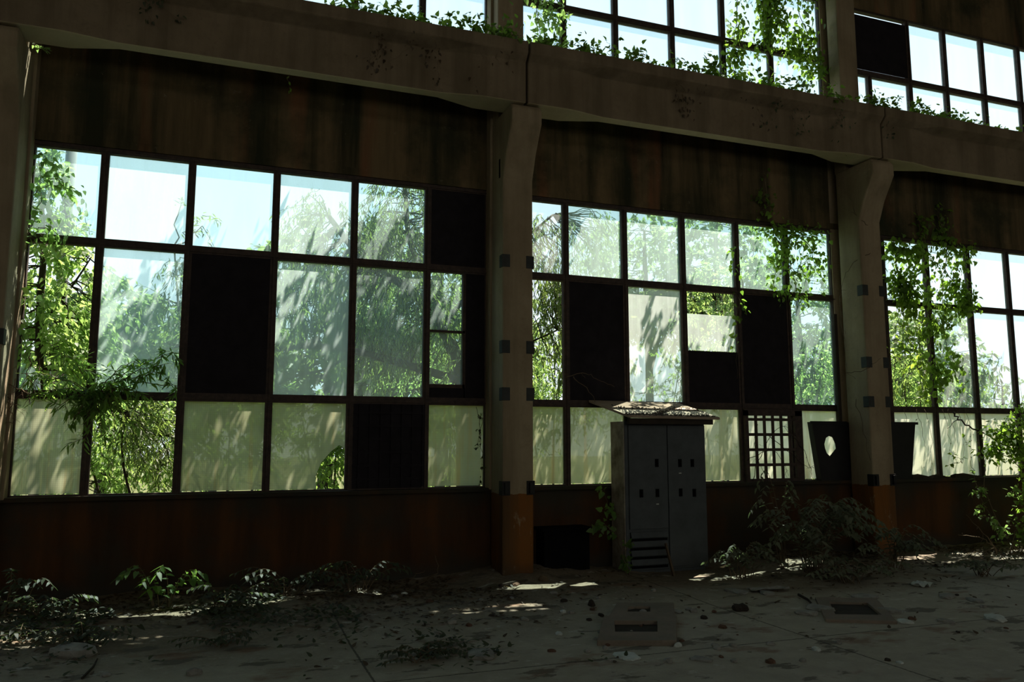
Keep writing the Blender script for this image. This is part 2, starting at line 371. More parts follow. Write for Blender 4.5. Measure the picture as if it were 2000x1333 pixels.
def window(name, label, xs, rows, zs, xa, xb, skip=()):
    """xs: mullion centres, rows: code strings from the top, zs: rail heights from the top"""
    root = empty(name, ((xa + xb) / 2, YW, zs[-1])); tag(root, label, 'window', kind='structure')
    edges = [xa] + list(xs) + [xb]
    b = MB()
    for k, z in enumerate(zs):
        hh = .05 if 0 < k < len(zs) - 1 else .035
        b.box(xa, xb, 10.372, 10.455, z - hh, z + hh)
        b.box(xa, xb, 10.355, 10.375, z - hh * .55, z - hh * .25)
    for k, x in enumerate(edges):
        for r in range(len(zs) - 1):
            if (k, r) in skip: continue
            b.box(x - FWD, x + FWD, 10.378, 10.45, zs[r + 1], zs[r]); b.box(x - .012, x + .012, 10.36, 10.38, zs[r + 1], zs[r])
    b.build('frame', M['frame'], root)
    for r, codes in enumerate(rows):
        for k, c in enumerate(codes):
            x0, x1 = edges[k] + FWD, edges[k + 1] - FWD; z1, z0 = zs[r] - .04, zs[r + 1] + .045
            if c in GL: pane(root, c, x0, x1, z0, z1)
            elif c == 'b': board(root, x0 - .02, x1 + .02, z0 - .02, z1 + .02)
            elif c == 'B': board(root, x0 - .02, x1 + .02, z0 - .02, z1 + .02, label='dark boarded pane with a faint lattice')
    return root, edges

wx1 = [-1.411, -.434, .584, 1.587, 2.586]
w1, e1 = window('window_1', 'large lower window at left with a black board in its third column and leaves through its empty panes', wx1,
                ['ghghgb', '.xbhg.', 'f.f.Bf'], [ZT, Z1, Z2, ZS], CX[1] + CW, CX[2])
# half-size casement at its right end
b = MB(); x0, x1 = 2.63, 3.12
b.box(x1 - .03, x1 + .01, 10.37, 10.45, 2.50, Z1); b.box(x0, x1, 10.37, 10.45, 3.255, 3.285); b.box(x0, x1, 10.37, 10.45, 2.50, 2.55)
b.build('casement_bar', M['frame'], w1)
pane(w1, 'g', x0, x1 - .03, 2.55, 3.255); pane(w1, 'g', x0, x1 - .03, 3.285, Z1 - .04)
board(w1, x1, 3.43, 2.36, Z1 - .04, label='tall narrow black board beside the casement'); board(w1, x0, x1, 2.36, 2.50, label='low black board under the casement')
# broken pane with a bite out of its lower right corner
x0, x1, z0, z1 = .629, 1.542, ZS + .04, Z2 - .05
pane(w1, 'f', 0, 0, 0, 0, [(x0, z0), (1.20, z0), (1.18, z0 + .15), (1.25, z0 + .33), (1.37, z0 + .47), (1.47, z0 + .55), (x1, z0 + .50), (x1, z1), (x0, z1)], 'frosted pane with its lower right corner broken out')
pane(w1, 'g', 0, 0, 0, 0, [(-2.19, Z2 + .05), (-1.92, Z2 + .05), (-1.94, Z2 + .18), (-2.0, Z2 + .30), (-2.12, Z2 + .36), (-2.19, Z2 + .34)], 'leftover shard of glass in the lower left corner')
b = MB(); [b.box(1.70 + .14 * k, 1.73 + .14 * k, 10.36, 10.375, ZS + .05, Z2 - .05) for k in range(7)]; [b.box(1.63, 2.54, 10.362, 10.378, ZS + .14 + .17 * k, ZS + .17 + .17 * k) for k in range(6)]
b.build('lattice', M['board'], w1)

wx2 = [4.647, 5.610, 6.618, 7.609, 8.566]
w2, e2 = window('window_2', 'lower window of the middle bay, behind the cabinet, with black boards and a small lattice', wx2,
                ['lhhhgg', '.bp.bg', 'ffffww'], [ZT, Z1, Z2, ZS], CX[2] + CW, CX[3])
pane(w2, 'p', 6.665, 7.565, 3.17, 3.735, label='milky sheet across the middle of an open pane'); board(w2, 6.64, 7.59, 2.34, 3.15)
b = MB()
for k in range(1, 6): b.box(7.635 + .158 * k, 7.68 + .158 * k, 10.33, 10.35, ZS + .03, Z2 - .10)
for k in range(5): b.box(7.63, 8.56, 10.315, 10.332, ZS + .02 + .232 * k, ZS + .065 + .232 * k)
b.box(7.60, 7.66, 10.31, 10.36, ZS + .02, Z2 - .06); b.box(8.54, 8.68, 10.31, 10.36, ZS + .02, Z2 - .06); b.box(7.6, 8.68, 10.31, 10.36, Z2 - .14, Z2 - .04)
o = b.build('lattice', M['frame'], w2); o['label'] = 'dark square lattice in front of a bright pane'

wx3 = [10.59, 11.584, 12.567, 13.544, 14.53]
w3, e3 = window('window_3', 'lower window of the right bay, hung with vines', wx3, ['glllll', 'l.llll', 'fwwwff'], [ZT, Z1, Z2, ZS], CX[3] + CW, CX[4])
w8, _ = window('window_8', 'lower window beyond the right edge of the picture', [CX[4] + CW + .93 * k for k in range(1, 6)], ['gggbgg', 'ghgggg', 'ffffff'], [ZT, Z1, Z2, ZS], CX[4] + CW, CX[5])
w9, _ = window('window_9', 'lower window left of the left column, outside the picture', [CX[0] + CW + .93 * k for k in range(1, 6)], ['gggbgg', 'ghgggg', 'ffffff'], [ZT, Z1, Z2, ZS], CX[0] + CW, CX[1])
# clerestory
w4, _ = window('window_4', 'clerestory window above the left bay, mostly hidden by the crane beam', [-1.4, -.43, .56, 1.52, 2.47], ['llllll', 'llllll'], [UT, UR, US], CX[1] + CW, CX[2])
w5, _ = window('window_5', 'clerestory window above the middle bay with vines in its right end', [4.64, 5.52, 6.53, 7.49, 8.43], ['llllll', 'l' * 6], [UT + .4, UR, US], CX[2] + CW, CX[3])
w6, _ = window('window_6', 'clerestory window at upper right with one black board', [10.53, 11.47, 12.36, 13.32, 14.28], ['..llll', 'l' * 6], [UT, UR - .08, US], CX[3] + CW, CX[4], skip={(1, 0)})
board(w6, 10.0, 11.43, UR, UT - .11, label='black board across the two end panes')
w7, _ = window('window_7', 'clerestory window beyond the right edge of the picture', [CX[4] + CW + .93 * k for k in range(1, 6)], ['l' * 6, 'l' * 6], [UT, UR, US], CX[4] + CW, CX[5])
w10, _ = window('window_10', 'clerestory window left of the left column, outside the picture', [CX[0] + CW + .93 * k for k in range(1, 6)], ['l' * 6, 'l' * 6], [UT, UR, US], CX[0] + CW, CX[1])

# ------------------------------------------------------------------ leaves
LANCE = (np.array([(0, 0, 0), (.3, .5, .10), (.3, 0, 0), (.3, -.5, .10), (.68, .36, .02), (.68, 0, -.04), (.68, -.36, .02), (1, 0, -.16)]),
         [(0, 2, 1), (0, 3, 2), (1, 2, 5, 4), (2, 3, 6, 5), (4, 5, 7), (5, 6, 7)])
OVATE = (np.array([(0, 0, 0), (-.04, .30, .05), (.22, .52, .10), (.25, 0, 0), (.22, -.52, .10), (-.04, -.30, .05), (.6, .33, .02), (.6, 0, -.04), (.6, -.33, .02), (1, 0, -.15)]),
         [(0, 3, 2, 1), (0, 5, 4, 3), (2, 3, 7, 6), (3, 4, 8, 7), (6, 7, 9), (7, 8, 9)])
def unit(a): return a / (np.linalg.norm(a, axis=-1, keepdims=True) + 1e-9)
class Leaves:
    def __init__(s): s.p = []; s.d = []; s.n = []; s.l = []; s.w = []
    def add(s, p, d, n, l, w):
        p = np.atleast_2d(p); k = len(p)
        for lst, q in ((s.p, p), (s.d, np.broadcast_to(d, (k, 3))), (s.n, np.broadcast_to(n, (k, 3))), (s.l, np.broadcast_to(l, (k,))), (s.w, np.broadcast_to(w, (k,)))): lst.append(np.array(q, float))
    def build(s, name, mat, parent=None, shape=LANCE):
        P, D, N, L, W = (np.concatenate(q) for q in (s.p, s.d, s.n, s.l, s.w))
        D = unit(D); B = unit(np.cross(N, D)); N = np.cross(D, B)
        T, Fc = shape; k = len(T)
        V = P[:, None, :] + L[:, None, None] * T[None, :, 0:1] * D[:, None, :] + W[:, None, None] * (T[None, :, 1:2] * B[:, None, :] + T[None, :, 2:3] * N[:, None, :])
        V = V.reshape(-1, 3)
        lt = np.array([len(f) for f in Fc]); li = np.concatenate([np.array(f) for f in Fc]); n = len(P)
        LI = (li[None, :] + k * np.arange(n)[:, None]).ravel(); LT = np.tile(lt, n); LS = np.concatenate([[0], np.cumsum(LT)[:-1]])
        me = bpy.data.meshes.new(name)
        me.vertices.add(len(V)); me.vertices.foreach_set('co', V.ravel().astype(np.float32))
        me.loops.add(len(LI)); me.loops.foreach_set('vertex_index', LI.astype(np.int32))
        me.polygons.add(len(LT)); me.polygons.foreach_set('loop_start', LS.astype(np.int32)); me.polygons.foreach_set('loop_total', LT.astype(np.int32))
        me.polygons.foreach_set('use_smooth', np.ones(len(LT), bool))
        me.update(calc_edges=True); me.validate()
        me.materials.append(mat)
        o = bpy.data.objects.new(name, me); COL.objects.link(o)
        if parent: o.parent = parent; o.matrix_parent_inverse = Matrix.Translation(parent.location).inverted()
        return o
def rnd(n, s=1.): return rng.normal(0, s, (n, 3))
def curve(p0, p1, sag=0., k=8, jit=.03, up=None):
    p0, p1 = np.asarray(p0, float), np.asarray(p1, float); L = np.linalg.norm(p1 - p0)
    t = np.linspace(0, 1, k)[:, None]; p = p0 + (p1 - p0) * t
    p[:, 2] -= (sag * 4 * t * (1 - t))[:, 0]
    j = rnd(k, jit * L); j[0] = 0; j[-1] = 0
    return p + j * np.sin(np.pi * t)
def spline(pts, k=6):
    P = np.array([pts[0]] + list(pts) + [pts[-1]], float); out = []
    for i in range(1, len(P) - 2):
        for u in np.linspace(0, 1, k, endpoint=False):
            a, b_, c, d = P[i - 1:i + 3]
            out.append(.5 * (2 * b_ + (c - a) * u + (2 * a - 5 * b_ + 4 * c - d) * u * u + (3 * b_ - a - 3 * c + d) * u ** 3))
    out.append(P[-2]); return np.array(out)
def taper(n, a, b_): return list(np.linspace(a, b_, n))

def along(L, pts, n, size, ratio, spread=.02, droop=.7, fwd=.6, t0=0., face=None):
    """n leaves along a stem"""
    pts = np.asarray(pts); seg = np.linalg.norm(np.diff(pts, axis=0), axis=1); cum = np.concatenate([[0], np.cumsum(seg)]); 
    u = np.sort(rng.uniform(t0, 1, n)) * cum[-1]; i = np.clip(np.searchsorted(cum, u) - 1, 0, len(seg) - 1)
    f = ((u - cum[i]) / (seg[i] + 1e-9))[:, None]; p = pts[i] * (1 - f) + pts[i + 1] * f
    tan = unit(pts[i + 1] - pts[i]); side = unit(np.cross(tan, unit(rnd(n)))) 
    d = unit(tan * fwd + side * .75 + np.array([0, 0, -droop]) + rnd(n, .15))
    nn = unit(np.array([0, 0, 1.]) + rnd(n, .55)) if face is None else unit(np.asarray(face) + rnd(n, .5))
    s = size * rng.uniform(.6, 1.25, n)
    L.add(p + rnd(n, spread), d, nn, s, s * ratio * rng.uniform(.85, 1.15, n))

def tree(name, label, cat, base, branches, crowns, nleaf, size, ratio, mat, shape, trunk_r=.1, droop=.4, group=None, seed=0, tw=1.):
    """branches: list of (points, r0, r1); crowns: list of (centre, radii, share)"""
    global rng
    rng = np.random.default_rng(1000 + seed)
    root = empty(name, tuple(base)); tag(root, label, cat, group)
    b = MB(); allp = []
    for pts, r0, r1 in branches:
        q = spline(pts); b.tube(q, taper(len(q), r0, r1), 8); allp.append(q)
    allp = np.concatenate(allp)
    b.build('trunk', M['bark'], root, smooth=True)
    L = Leaves(); tb = MB(); tot = sum(c[2] for c in crowns)
    for c, r, sh in crowns:
        n = int(nleaf * sh / tot); per = 22; k = max(1, n // per)
        u = unit(rnd(k)) * (rng.uniform(.25, 1, (k, 1)) ** .5); P = np.asarray(c) + u * np.asarray(r)
        P = P[P[:, 2] > .02]
        for p in P:
            dd = np.linalg.norm(allp - p, axis=1); a = allp[np.argmin(dd)]
            v = unit((p - a)[None])[0]; l = rng.uniform(.35, .8) * tw
            q = curve(p, p + v * l * .6 + np.array([0, 0, -l * droop]) + rng.normal(0, .12 * tw, 3), -.06 * l, 5, .04)
            if rng.uniform() < .45: tb.tube(curve(a, p, .0, 5, .05), taper(5, .012 * tw, .006 * tw), 4)
            tb.tube(q, taper(5, .006 * tw, .002 * tw), 3)
            along(L, q, per, size, ratio, .03 * tw, droop)
    tb.build('branches', M['bark'], root)
    L.build('foliage', mat, root, shape)
    return root
def V3(*a): return np.array(a, float)

# ------------------------------------------------------------------ outdoors
b = MB(); 
ox = np.linspace(-40, 70, 56); oy = np.linspace(10.5, 90, 41); OX, OY = np.meshgrid(ox, oy); OZ = -.15 + .12 * wav(OX, OY, 9) * np.clip((OY - 11) / 3, 0, 1)
b.v = list(zip(OX.ravel().tolist(), OY.ravel().tolist(), OZ.ravel().tolist()))
b.f = [(j * 56 + i, j * 56 + i + 1, (j + 1) * 56 + i + 1, (j + 1) * 56 + i) for j in range(40) for i in range(55)]; b.m = [0] * len(b.f)
o = b.build('ground', M['soil'], smooth=True); tag(o, 'overgrown ground outside the windows', 'ground', kind='structure')

# willow behind the right half of the left bay
wb = at(905, 900, 13.2); wb[2] = -.2
tr = [([wb, at(900, 745, 13.2), at(860, 640, 13.2), at(790, 560, 13.3), at(715, 515, 13.3), at(640, 420, 13.2)], .125, .045),
      ([at(880, 690, 13.2), at(838, 560, 13.4), at(800, 470, 13.4), at(790, 360, 13.4), at(770, 250, 13.4)], .07, .03),
      ([at(900, 745, 13.2), at(800, 715, 13.0), at(690, 686, 12.8), at(600, 676, 12.6), at(540, 682, 12.5), at(470, 660, 12.3)], .08, .025),
      ([at(690, 686, 12.8), at(640, 720, 12.7), at(580, 735, 12.6), at(535, 755, 12.5)], .032, .012),
      ([at(860, 640, 13.2), at(930, 560, 13.2), at(1010, 480, 13.2), at(1080, 420, 13.2)], .05, .02),
      ([at(880, 690, 13.2), at(1000, 680, 13.0), at(1100, 640, 13.0)], .03, .012)]
def c_(x, y, Y, rx, ry, rz, sh): return (at(x, y, Y), (rx, ry, rz), sh)
tree('willow_tree', 'large willow with arching trunk behind the right half of the left window', 'tree', wb, tr,
     [c_(760, 520, 13.3, 1.0, .7, 1.1, 3), c_(620, 560, 13.0, .65, .6, .9, 1.2), c_(800, 400, 13.4, .7, .6, .7, 1.2), c_(890, 620, 13.4, .5, .5, .9, 1.2), c_(620, 430, 13.0, .5, .5, .55, .6),
      c_(1075, 480, 13.0, .5, .5, .8, 1.0), c_(1080, 620, 12.9, .4, .4, .7, .8), c_(1160, 450, 13.0, .4, .4, .5, .5), c_(740, 660, 13.2, .9, .5, .5, 1.4)],
     24000, .105, .2, M['leaf_willow'], LANCE, droop=.95, seed=1)
# willow limb reaching over the left bay's second column
wb2 = at(345, 960, 12.4); wb2[2] = -.2
tree('willow_tree', 'slim willow outside the empty lower pane of the left window', 'tree', wb2,
     [([wb2, at(350, 880, 12.2), at(290, 845, 11.9), at(230, 800, 11.5), at(190, 770, 11.0)], .04, .015), ([wb2, at(360, 760, 12.4), at(350, 620, 12.4), at(340, 480, 12.4)], .035, .01),
      ([at(300, 848, 11.9), at(245, 830, 11.8), at(240, 900, 11.8), at(256, 975, 11.8)], .018, .016)],
     [c_(345, 570, 12.3, .22, .3, .75, .8), c_(335, 710, 12.2, .25, .3, .5, .7), c_(290, 850, 11.9, .42, .3, .3, 1.1), c_(245, 800, 11.4, .45, .3, .22, .8), c_(370, 430, 12.4, .25, .3, .25, .12)],
     3600, .105, .2, M['leaf_willow'], LANCE, droop=.5, seed=2)
# broadleaf tree at the far left
mb_ = at(75, 900, 12.6); mb_[2] = -.2
tree('broadleaf_tree', 'sunlit yellow-green broadleaf tree against the left column, outside the first column of panes', 'tree', mb_,
     [([mb_, at(75, 760, 12.6), at(78, 600, 12.6), at(85, 480, 12.6), at(75, 330, 12.6)], .07, .03), ([at(76, 640, 12.6), at(140, 560, 12.7), at(180, 500, 12.8)], .025, .008)],
     [c_(110, 560, 12.8, .72, .5, 1.0, 3), c_(60, 660, 12.4, .5, .4, .7, 1.2), c_(75, 380, 12.2, .38, .4, .8, 1.4), c_(150, 680, 12.8, .5, .5, .5, 1.)],
     6500, .10, .55, M['leaf_bright'], OVATE, droop=.5, seed=3)
b = MB(); pb = at(97, 900, 14.5); b.tube([(pb[0], 14.5, -.3), (pb[0], 14.5, 9)], .085, 12)
o = b.build('utility_pole', M['pole'], smooth=True); tag(o, 'grey pole rising behind the leaves at the far left', 'pole')
# tall trees added out of sight, crowns placed to shade the windows
def tall(px, lab, crowns, n, seed):
    p = at(px, 700, 12.6); base = V3(p[0], 12.6, -.2)
    br = [([base, V3(p[0] + .05, 12.6, 3.5), V3(p[0], 12.5, 6.2), V3(p[0] + .1, 12.4, 7.6)], .11, .04)]
    for c, r, sh in crowns: br.append(([V3(p[0] + .03, 12.55, 6.15), V3((p[0] + c[0]) / 2, 12.4, 6.75), V3(c[0], c[1], c[2])], .05, .015))
    tree('shade_tree', lab, 'tree', base, br, crowns, n, .12, .42, M['leaf_mid'], OVATE, droop=.6, seed=seed, tw=1., group='unseen tall trees added for shade close to the wall')
tall(925, 'tall tree added for shade, hidden behind the black boards at the right end of the left window', [(V3(-.2, 11.9, 7.1), (1.0, .5, .55), .9), (V3(1.4, 11.9, 7.1), (1.1, .5, .6), 1.6), (V3(3.0, 11.9, 7.1), (1.0, .5, .6), 1.6), (V3(2.9, 11.3, 7.0), (1.0, .3, .55), .45)], 9000, 21)
tall(1010, 'tall tree added for shade, hidden behind the middle column, crown above the window heads', [(V3(4.4, 11.9, 7.1), (1.0, .5, .6), 1.6), (V3(5.9, 11.9, 7.1), (1.0, .45, .6), 1.), (V3(4.9, 11.3, 7.0), (.9, .3, .5), .4), (V3(7.4, 11.9, 7.1), (1.0, .45, .6), .8)], 7800, 22)
tall(1715, 'tall tree added for shade, hidden behind the right column, crown above the window heads', [(V3(9.4, 11.9, 7.1), (1.0, .45, .6), .8), (V3(11.2, 11.9, 7.1), (1.2, .45, .6), .9), (V3(13.4, 11.9, 7.1), (1.0, .45, .6), .6)], 5000, 23)
# far hazy trees
def far_tree(px, py, Y, rx, rz, lab, seed, mat='leaf_far', n=9000, size=.24):
    c = at(px, py, Y); base = V3(c[0], Y, -.2)
    tree('distant_tree', lab, 'tree', base, [([base, V3(c[0] + .1, Y, c[2] * .5), c, c + V3(0, 0, rz * .6)], .22, .05), ([V3(c[0] + .1, Y, c[2] * .5), c + V3(rx * .6, 0, .2)], .1, .03)],
         [(c, (rx, rx * .8, rz), 3), (c + V3(-rx * .5, 0, -rz * .6), (rx * .7, rx * .6, rz * .5), 1.2), (c + V3(rx * .5, 0, -rz * .5), (rx * .7, rx * .6, rz * .6), 1.2)], n, size, .5, M[mat], OVATE, droop=.4, seed=seed, tw=1.8, group='trees beyond the windows')
far_tree(215, 660, 24, 1.2, 1.7, 'hazy distant tree behind the second column of the left window', 11)
far_tree(420, 700, 26, 2.2, 1.9, 'distant tree behind the black board of the left window', 12)
far_tree(640, 620, 22, 2.6, 2.6, 'distant tree behind the willow limb in the left window', 13)
far_tree(860, 600, 21, 2.4, 3.0, 'distant tree behind the willow trunk and casement', 14)
far_tree(1260, 530, 30, 2.6, 3.0, 'hazy distant tree in the third top pane of the middle window', 15)
far_tree(1400, 520, 28, 2.6, 3.2, 'hazy distant tree in the fourth top pane of the middle window', 16)
far_tree(1560, 640, 24, 2.6, 3.2, 'distant tree behind the last column of the middle window', 17)
far_tree(1960, 790, 40, 3.0, 2.0, 'faint distant tree low in the right window', 18, n=2500)
far_tree(1800, 700, 27, 2.4, 2.4, 'distant tree behind the hanging vine in the right window', 19)
# bushes along the outside
def bush(px, py, Y, rx, rz, lab, seed, mat='leaf_bright', n=4200, size=.09, ratio=.42, shape=OVATE):
    c = at(px, py, Y); base = V3(c[0], Y, -.2)
    br = [([base + V3(rng.uniform(-.2, .2), 0, 0), V3(c[0] + dx * rx * .5, Y, c[2] * .5), V3(c[0] + dx * rx, Y + rng.uniform(-.2, .2), c[2] + rz * .4)], .03, .008) for dx in (-.7, 0, .65)]
    tree('bush', lab, 'bush', base, br, [(c, (rx, .7, rz), 3), (V3(c[0], Y, c[2] * .5), (rx * 1.1, .7, c[2] * .5), 1.5)], n, size, ratio, M[mat], shape, droop=.5, seed=seed, group='bushes outside the windows')
bush(100, 800, 14.2, 1.3, 1.0, 'bush low outside the first column of the left window', 31)
bush(255, 850, 14.0, 1.1, .8, 'bright bush seen through the empty lower pane of the left window', 32, 'leaf_bright', 4800)
bush(450, 820, 14.3, 1.3, .9, 'bush outside the third and fourth columns of the left window', 33, 'leaf_mid')
bush(655, 850, 13.4, .8, .8, 'bush seen through the broken corner of the frosted pane', 34, 'leaf_mid', 3600)
bush(880, 760, 14.8, 1.2, 1.1, 'bush under the willow trunk in the left window', 35, 'leaf_bright')
bush(1080, 740, 14.5, 1.0, 1.0, 'bush outside the narrow first pane of the middle window', 36, 'leaf_bright')
bush(1260, 760, 15.0, 1.3, 1.0, 'bush outside behind the cabinet', 37, 'leaf_mid', 2600)
bush(1400, 640, 15.4, 1.1, 1.6, 'tall bright bush seen in the slit over the milky sheet', 38, 'leaf_bright', 5200)
bush(1600, 745, 15.0, 1.0, 1.0, 'yellow-green bush in the last column of the middle window', 39, 'leaf_bright', 4200)
bush(1790, 735, 14.6, .85, .9, 'yellow-green bush low in the right window beside the right column', 40, 'leaf_bright', 4200)
bush(1930, 880, 15.5, 1.2, .7, 'bush outside below the right window', 41, 'leaf_mid', 2600)

# overhanging twigs just outside that throw leaf shadows on the panes
def spray(name, label, cat, stems, n, size, ratio, mat, shape=LANCE, droop=.6, stem_r=.006, seed=0, group=None, side=.0, stemmat='twig', nsub=0, sub=.3, face=None):
    global rng
    rng = np.random.default_rng(5000 + seed)
    root = empty(name, tuple(stems[0][0])); tag(root, label, cat, group)
    b = MB(); L = Leaves(); sep = not n or len(stems) <= 7
    for s in stems:
        if sep: b = MB()
        q = spline(s, 5); q[1:-1] += rnd(len(q) - 2, .012); b.tube(q, taper(len(q), stem_r, stem_r * .4), 5)
        if n: along(L, q, max(3, int(n / len(stems) / (1 + nsub * .7))), size, ratio, side, droop, t0=.06, face=face)
        for k in range(nsub):
            i = rng.integers(1, len(q)); d = unit(rnd(1))[0]; d[1] *= .4
            e = q[i] + d * sub * rng.uniform(.5, 1.2) + V3(0, 0, -droop * sub * .6)
            qq = curve(q[i], e, -.05 * sub, 5, .06); b.tube(qq, taper(5, stem_r * .5, stem_r * .25), 4)
            if n: along(L, qq, max(2, int(n / len(stems) * .7 / (1 + nsub * .7))), size, ratio, side, droop, face=face)
        if sep: b.build('stem', M[stemmat], root, smooth=True)
    if not sep: b.build('stem', M[stemmat], root, smooth=True)
    if n: L.build('foliage', M[mat], root, shape)
    return root
def hang(x, y, Y, L, lean=0., arch=.3):
    p = at(x, y, Y); return [p, p + V3(lean * .3, 0, -L * .15), p + V3(lean, 0, -L * .6), p + V3(lean * 1.1, 0, -L)]
hx = [(420, 560, 11.2, 'left window over the black board'), (560, 600, 11.4, 'fourth column of the left window'), (900, 640, 11.3, 'right end of the left window'), (1075, 640, 11.2, 'narrow first pane of the middle window'),
      (1170, 520, 11.1, 'second top pane of the middle window'), (1300, 560, 11.15, 'milky tall pane of the middle window'), (1410, 580, 11.2, 'right of the cabinet in the middle window'), (1600, 560, 11.2, 'last column of the middle window'), (1780, 640, 11.3, 'right window low down'), (1850, 700, 11.4, 'right window near the slanting branch')]
for k, (x, y, Y, lab) in enumerate(hx):
    r_ = random.Random(k)
    st = [hang(x + r_.uniform(-60, 60), y + r_.uniform(-70, 60), Y + r_.uniform(-.3, .5), r_.uniform(.6, 1.3), r_.uniform(-.3, .1)) for _ in range(7)]
    spray('hanging_willow_twigs', 'drooping willow twigs outside, ' + lab, 'twigs', st, 300, .10, .2, 'leaf_willow', LANCE, .8, seed=k, group='willow twigs hanging outside', nsub=2, sub=.3)

# twigs close to the panes, mostly behind the black boards, whose shadows fall on the frosted panes below
for k, (xa, xb, za, zb_, nn, lab) in enumerate([(4.7, 5.9, 2.5, 3.7, 10, 'black board left of the milky tall pane'), (6.8, 7.9, 2.5, 3.3, 8, 'low black board under the milky sheet'), (7.9, 8.9, 2.5, 3.9, 9, 'tall black board beside the right column'), (5.8, 6.8, 3.0, 4.0, 5, 'foot of the milky tall pane'),
        (-.3, .8, 2.5, 3.8, 8, 'black board of the left window'), (9.2, 10.4, 2.6, 3.5, 6, 'right column'), (11.2, 12.6, 2.6, 3.3, 6, 'lower rail of the right window'), (12.6, 14.4, 2.6, 3.2, 6, 'lower rail at the right edge of the picture'), (2.6, 3.6, 2.6, 3.6, 5, 'narrow black board by the casement')]):
    r_ = random.Random(40 + k); st = []
    for _ in range(int(nn * 1.5)):
        p = V3(r_.uniform(xa, xb), r_.uniform(10.62, 10.85), r_.uniform(za, zb_) + .3); L_ = r_.uniform(.4, .7); st.append([p, p + V3(-.08, .02, -L_ * .3), p + V3(-.16, .0, -L_)])
    spray('hanging_willow_twigs', 'drooping willow twigs just outside, behind the ' + lab, 'twigs', st, 36 * nn, .125, .26, 'leaf_willow', LANCE, .8, seed=200 + k, group='willow twigs close to the panes', nsub=1, sub=.25)

# ------------------------------------------------------------------ plants inside the windows
def frond_stems(px, py, Y, targets): return [[at(px, py, Y), (at(px, py, Y) + at(tx, ty, tY)) / 2 + V3(0, 0, .08), at(tx, ty, tY)] for tx, ty, tY in targets]
spray('willow_branch', 'willow branch reaching in over the rail at lower left of the left window', 'branch',
      frond_stems(185, 775, 10.35, [(90, 740, 10.2), (120, 690, 10.2), (60, 770, 10.2), (250, 740, 10.15), (310, 730, 10.15), (340, 690, 10.15), (300, 775, 10.1), (140, 830, 10.2), (200, 860, 10.2), (105, 800, 10.2), (240, 830, 10.15), (350, 755, 10.1), (330, 710, 10.1), (165, 880, 10.25), (40, 730, 10.2), (160, 720, 10.15), (215, 750, 10.1), (270, 700, 10.15), (280, 770, 10.1)]),
      1900, .115, .2, 'leaf_mid', LANCE, .5, .007, seed=60, nsub=6, sub=.26)
spray('leafy_vine', 'bright vine climbing the left column beside the top left pane', 'vine',
      [[at(40, 500, 10.38), at(60, 440, 10.36), at(80, 380, 10.36), at(70, 290, 10.36)], [at(60, 460, 10.35), at(95, 440, 10.3), at(120, 470, 10.3)], [at(70, 380, 10.35), at(110, 350, 10.3), at(128, 370, 10.3)], [at(45, 560, 10.36), at(45, 640, 10.36), at(60, 720, 10.34)]],
      330, .085, .62, 'leaf_bright', OVATE, .6, .006, seed=61, side=.05, nsub=3, sub=.22)
spray('dead_vine', 'tangle of dry pale stems hanging on the left column below the rail', 'vine',
      [[at(8, 760, 10.2), at(20, 790, 10.1), at(42, 792, 10.1)], [at(12, 750, 10.2), at(50, 765, 10.1), at(60, 790, 10.1)], [at(30, 740, 10.2), at(22, 800, 10.1), at(30, 830, 10.15)], [at(60, 690, 10.3), at(45, 750, 10.2), at(10, 775, 10.1)], [at(78, 700, 10.3), at(70, 745, 10.2), at(30, 780, 10.1)]],
      0, .05, .5, 'leaf_dead', seed=62, stem_r=.006, nsub=4, sub=.22)
spray('leafy_sprig', 'small sunlit sprig under the beam beside the top of the left column', 'vine', [[at(60, 86, 10.0), at(75, 95, 9.95), at(98, 102, 9.9)], [at(62, 88, 10.0), at(85, 92, 9.95), at(92, 98, 9.9)]], 14, .07, .5, 'leaf_bright', OVATE, .3, .004, seed=63)
spray('leafy_sprig', 'tiny sprig hanging below the beam over the third pane of the left window', 'vine', [[at(566, 146, 9.62), at(567, 168, 9.66), at(569, 182, 9.7)]], 10, .045, .5, 'leaf_vine', OVATE, .3, .003, seed=64)

def big_vine(name, label, stems, n, size, mat, seed, nsub=5, sub=.3, side=.09, ratio=.8, droop=.7, r=.008):
    return spray(name, label, 'vine', stems, n, size, ratio, mat, OVATE, droop, r, seed=seed, nsub=nsub, sub=sub, side=side, face=(.2, -.8, .5))
big_vine('hanging_vine', 'thick vine hanging over the head and left side of the right window',
         [[at(1790, 400, 10.3), at(1800, 470, 10.28), at(1812, 560, 10.27), at(1818, 660, 10.27), at(1815, 770, 10.3)], [at(1830, 420, 10.3), at(1850, 480, 10.28), at(1840, 560, 10.26), at(1850, 680, 10.26), at(1880, 720, 10.28)],
          [at(1745, 470, 10.3), at(1755, 540, 10.28), at(1765, 600, 10.27), at(1760, 700, 10.27)], [at(1800, 500, 10.3), at(1770, 560, 10.26), at(1790, 640, 10.25), at(1800, 720, 10.26)], [at(1840, 520, 10.3), at(1880, 570, 10.26), at(1890, 590, 10.26)], [at(1735, 480, 10.3), at(1790, 490, 10.28), at(1900, 500, 10.3)]],
         2700, .088, 'leaf_vine', 70, 8, .30)
big_vine('hanging_vine', 'sparse vine hanging from the header in the last top panes of the middle window',
         [[at(1495, 340, 10.3), at(1500, 420, 10.3), at(1520, 480, 10.28), at(1510, 560, 10.28)], [at(1540, 455, 10.3), at(1580, 480, 10.28), at(1600, 540, 10.28)], [at(1480, 440, 10.3), at(1530, 450, 10.28), at(1610, 465, 10.28)], [at(1520, 470, 10.3), at(1545, 530, 10.28), at(1560, 590, 10.28)]],
         760, .078, 'leaf_vine', 71, 6, .28)
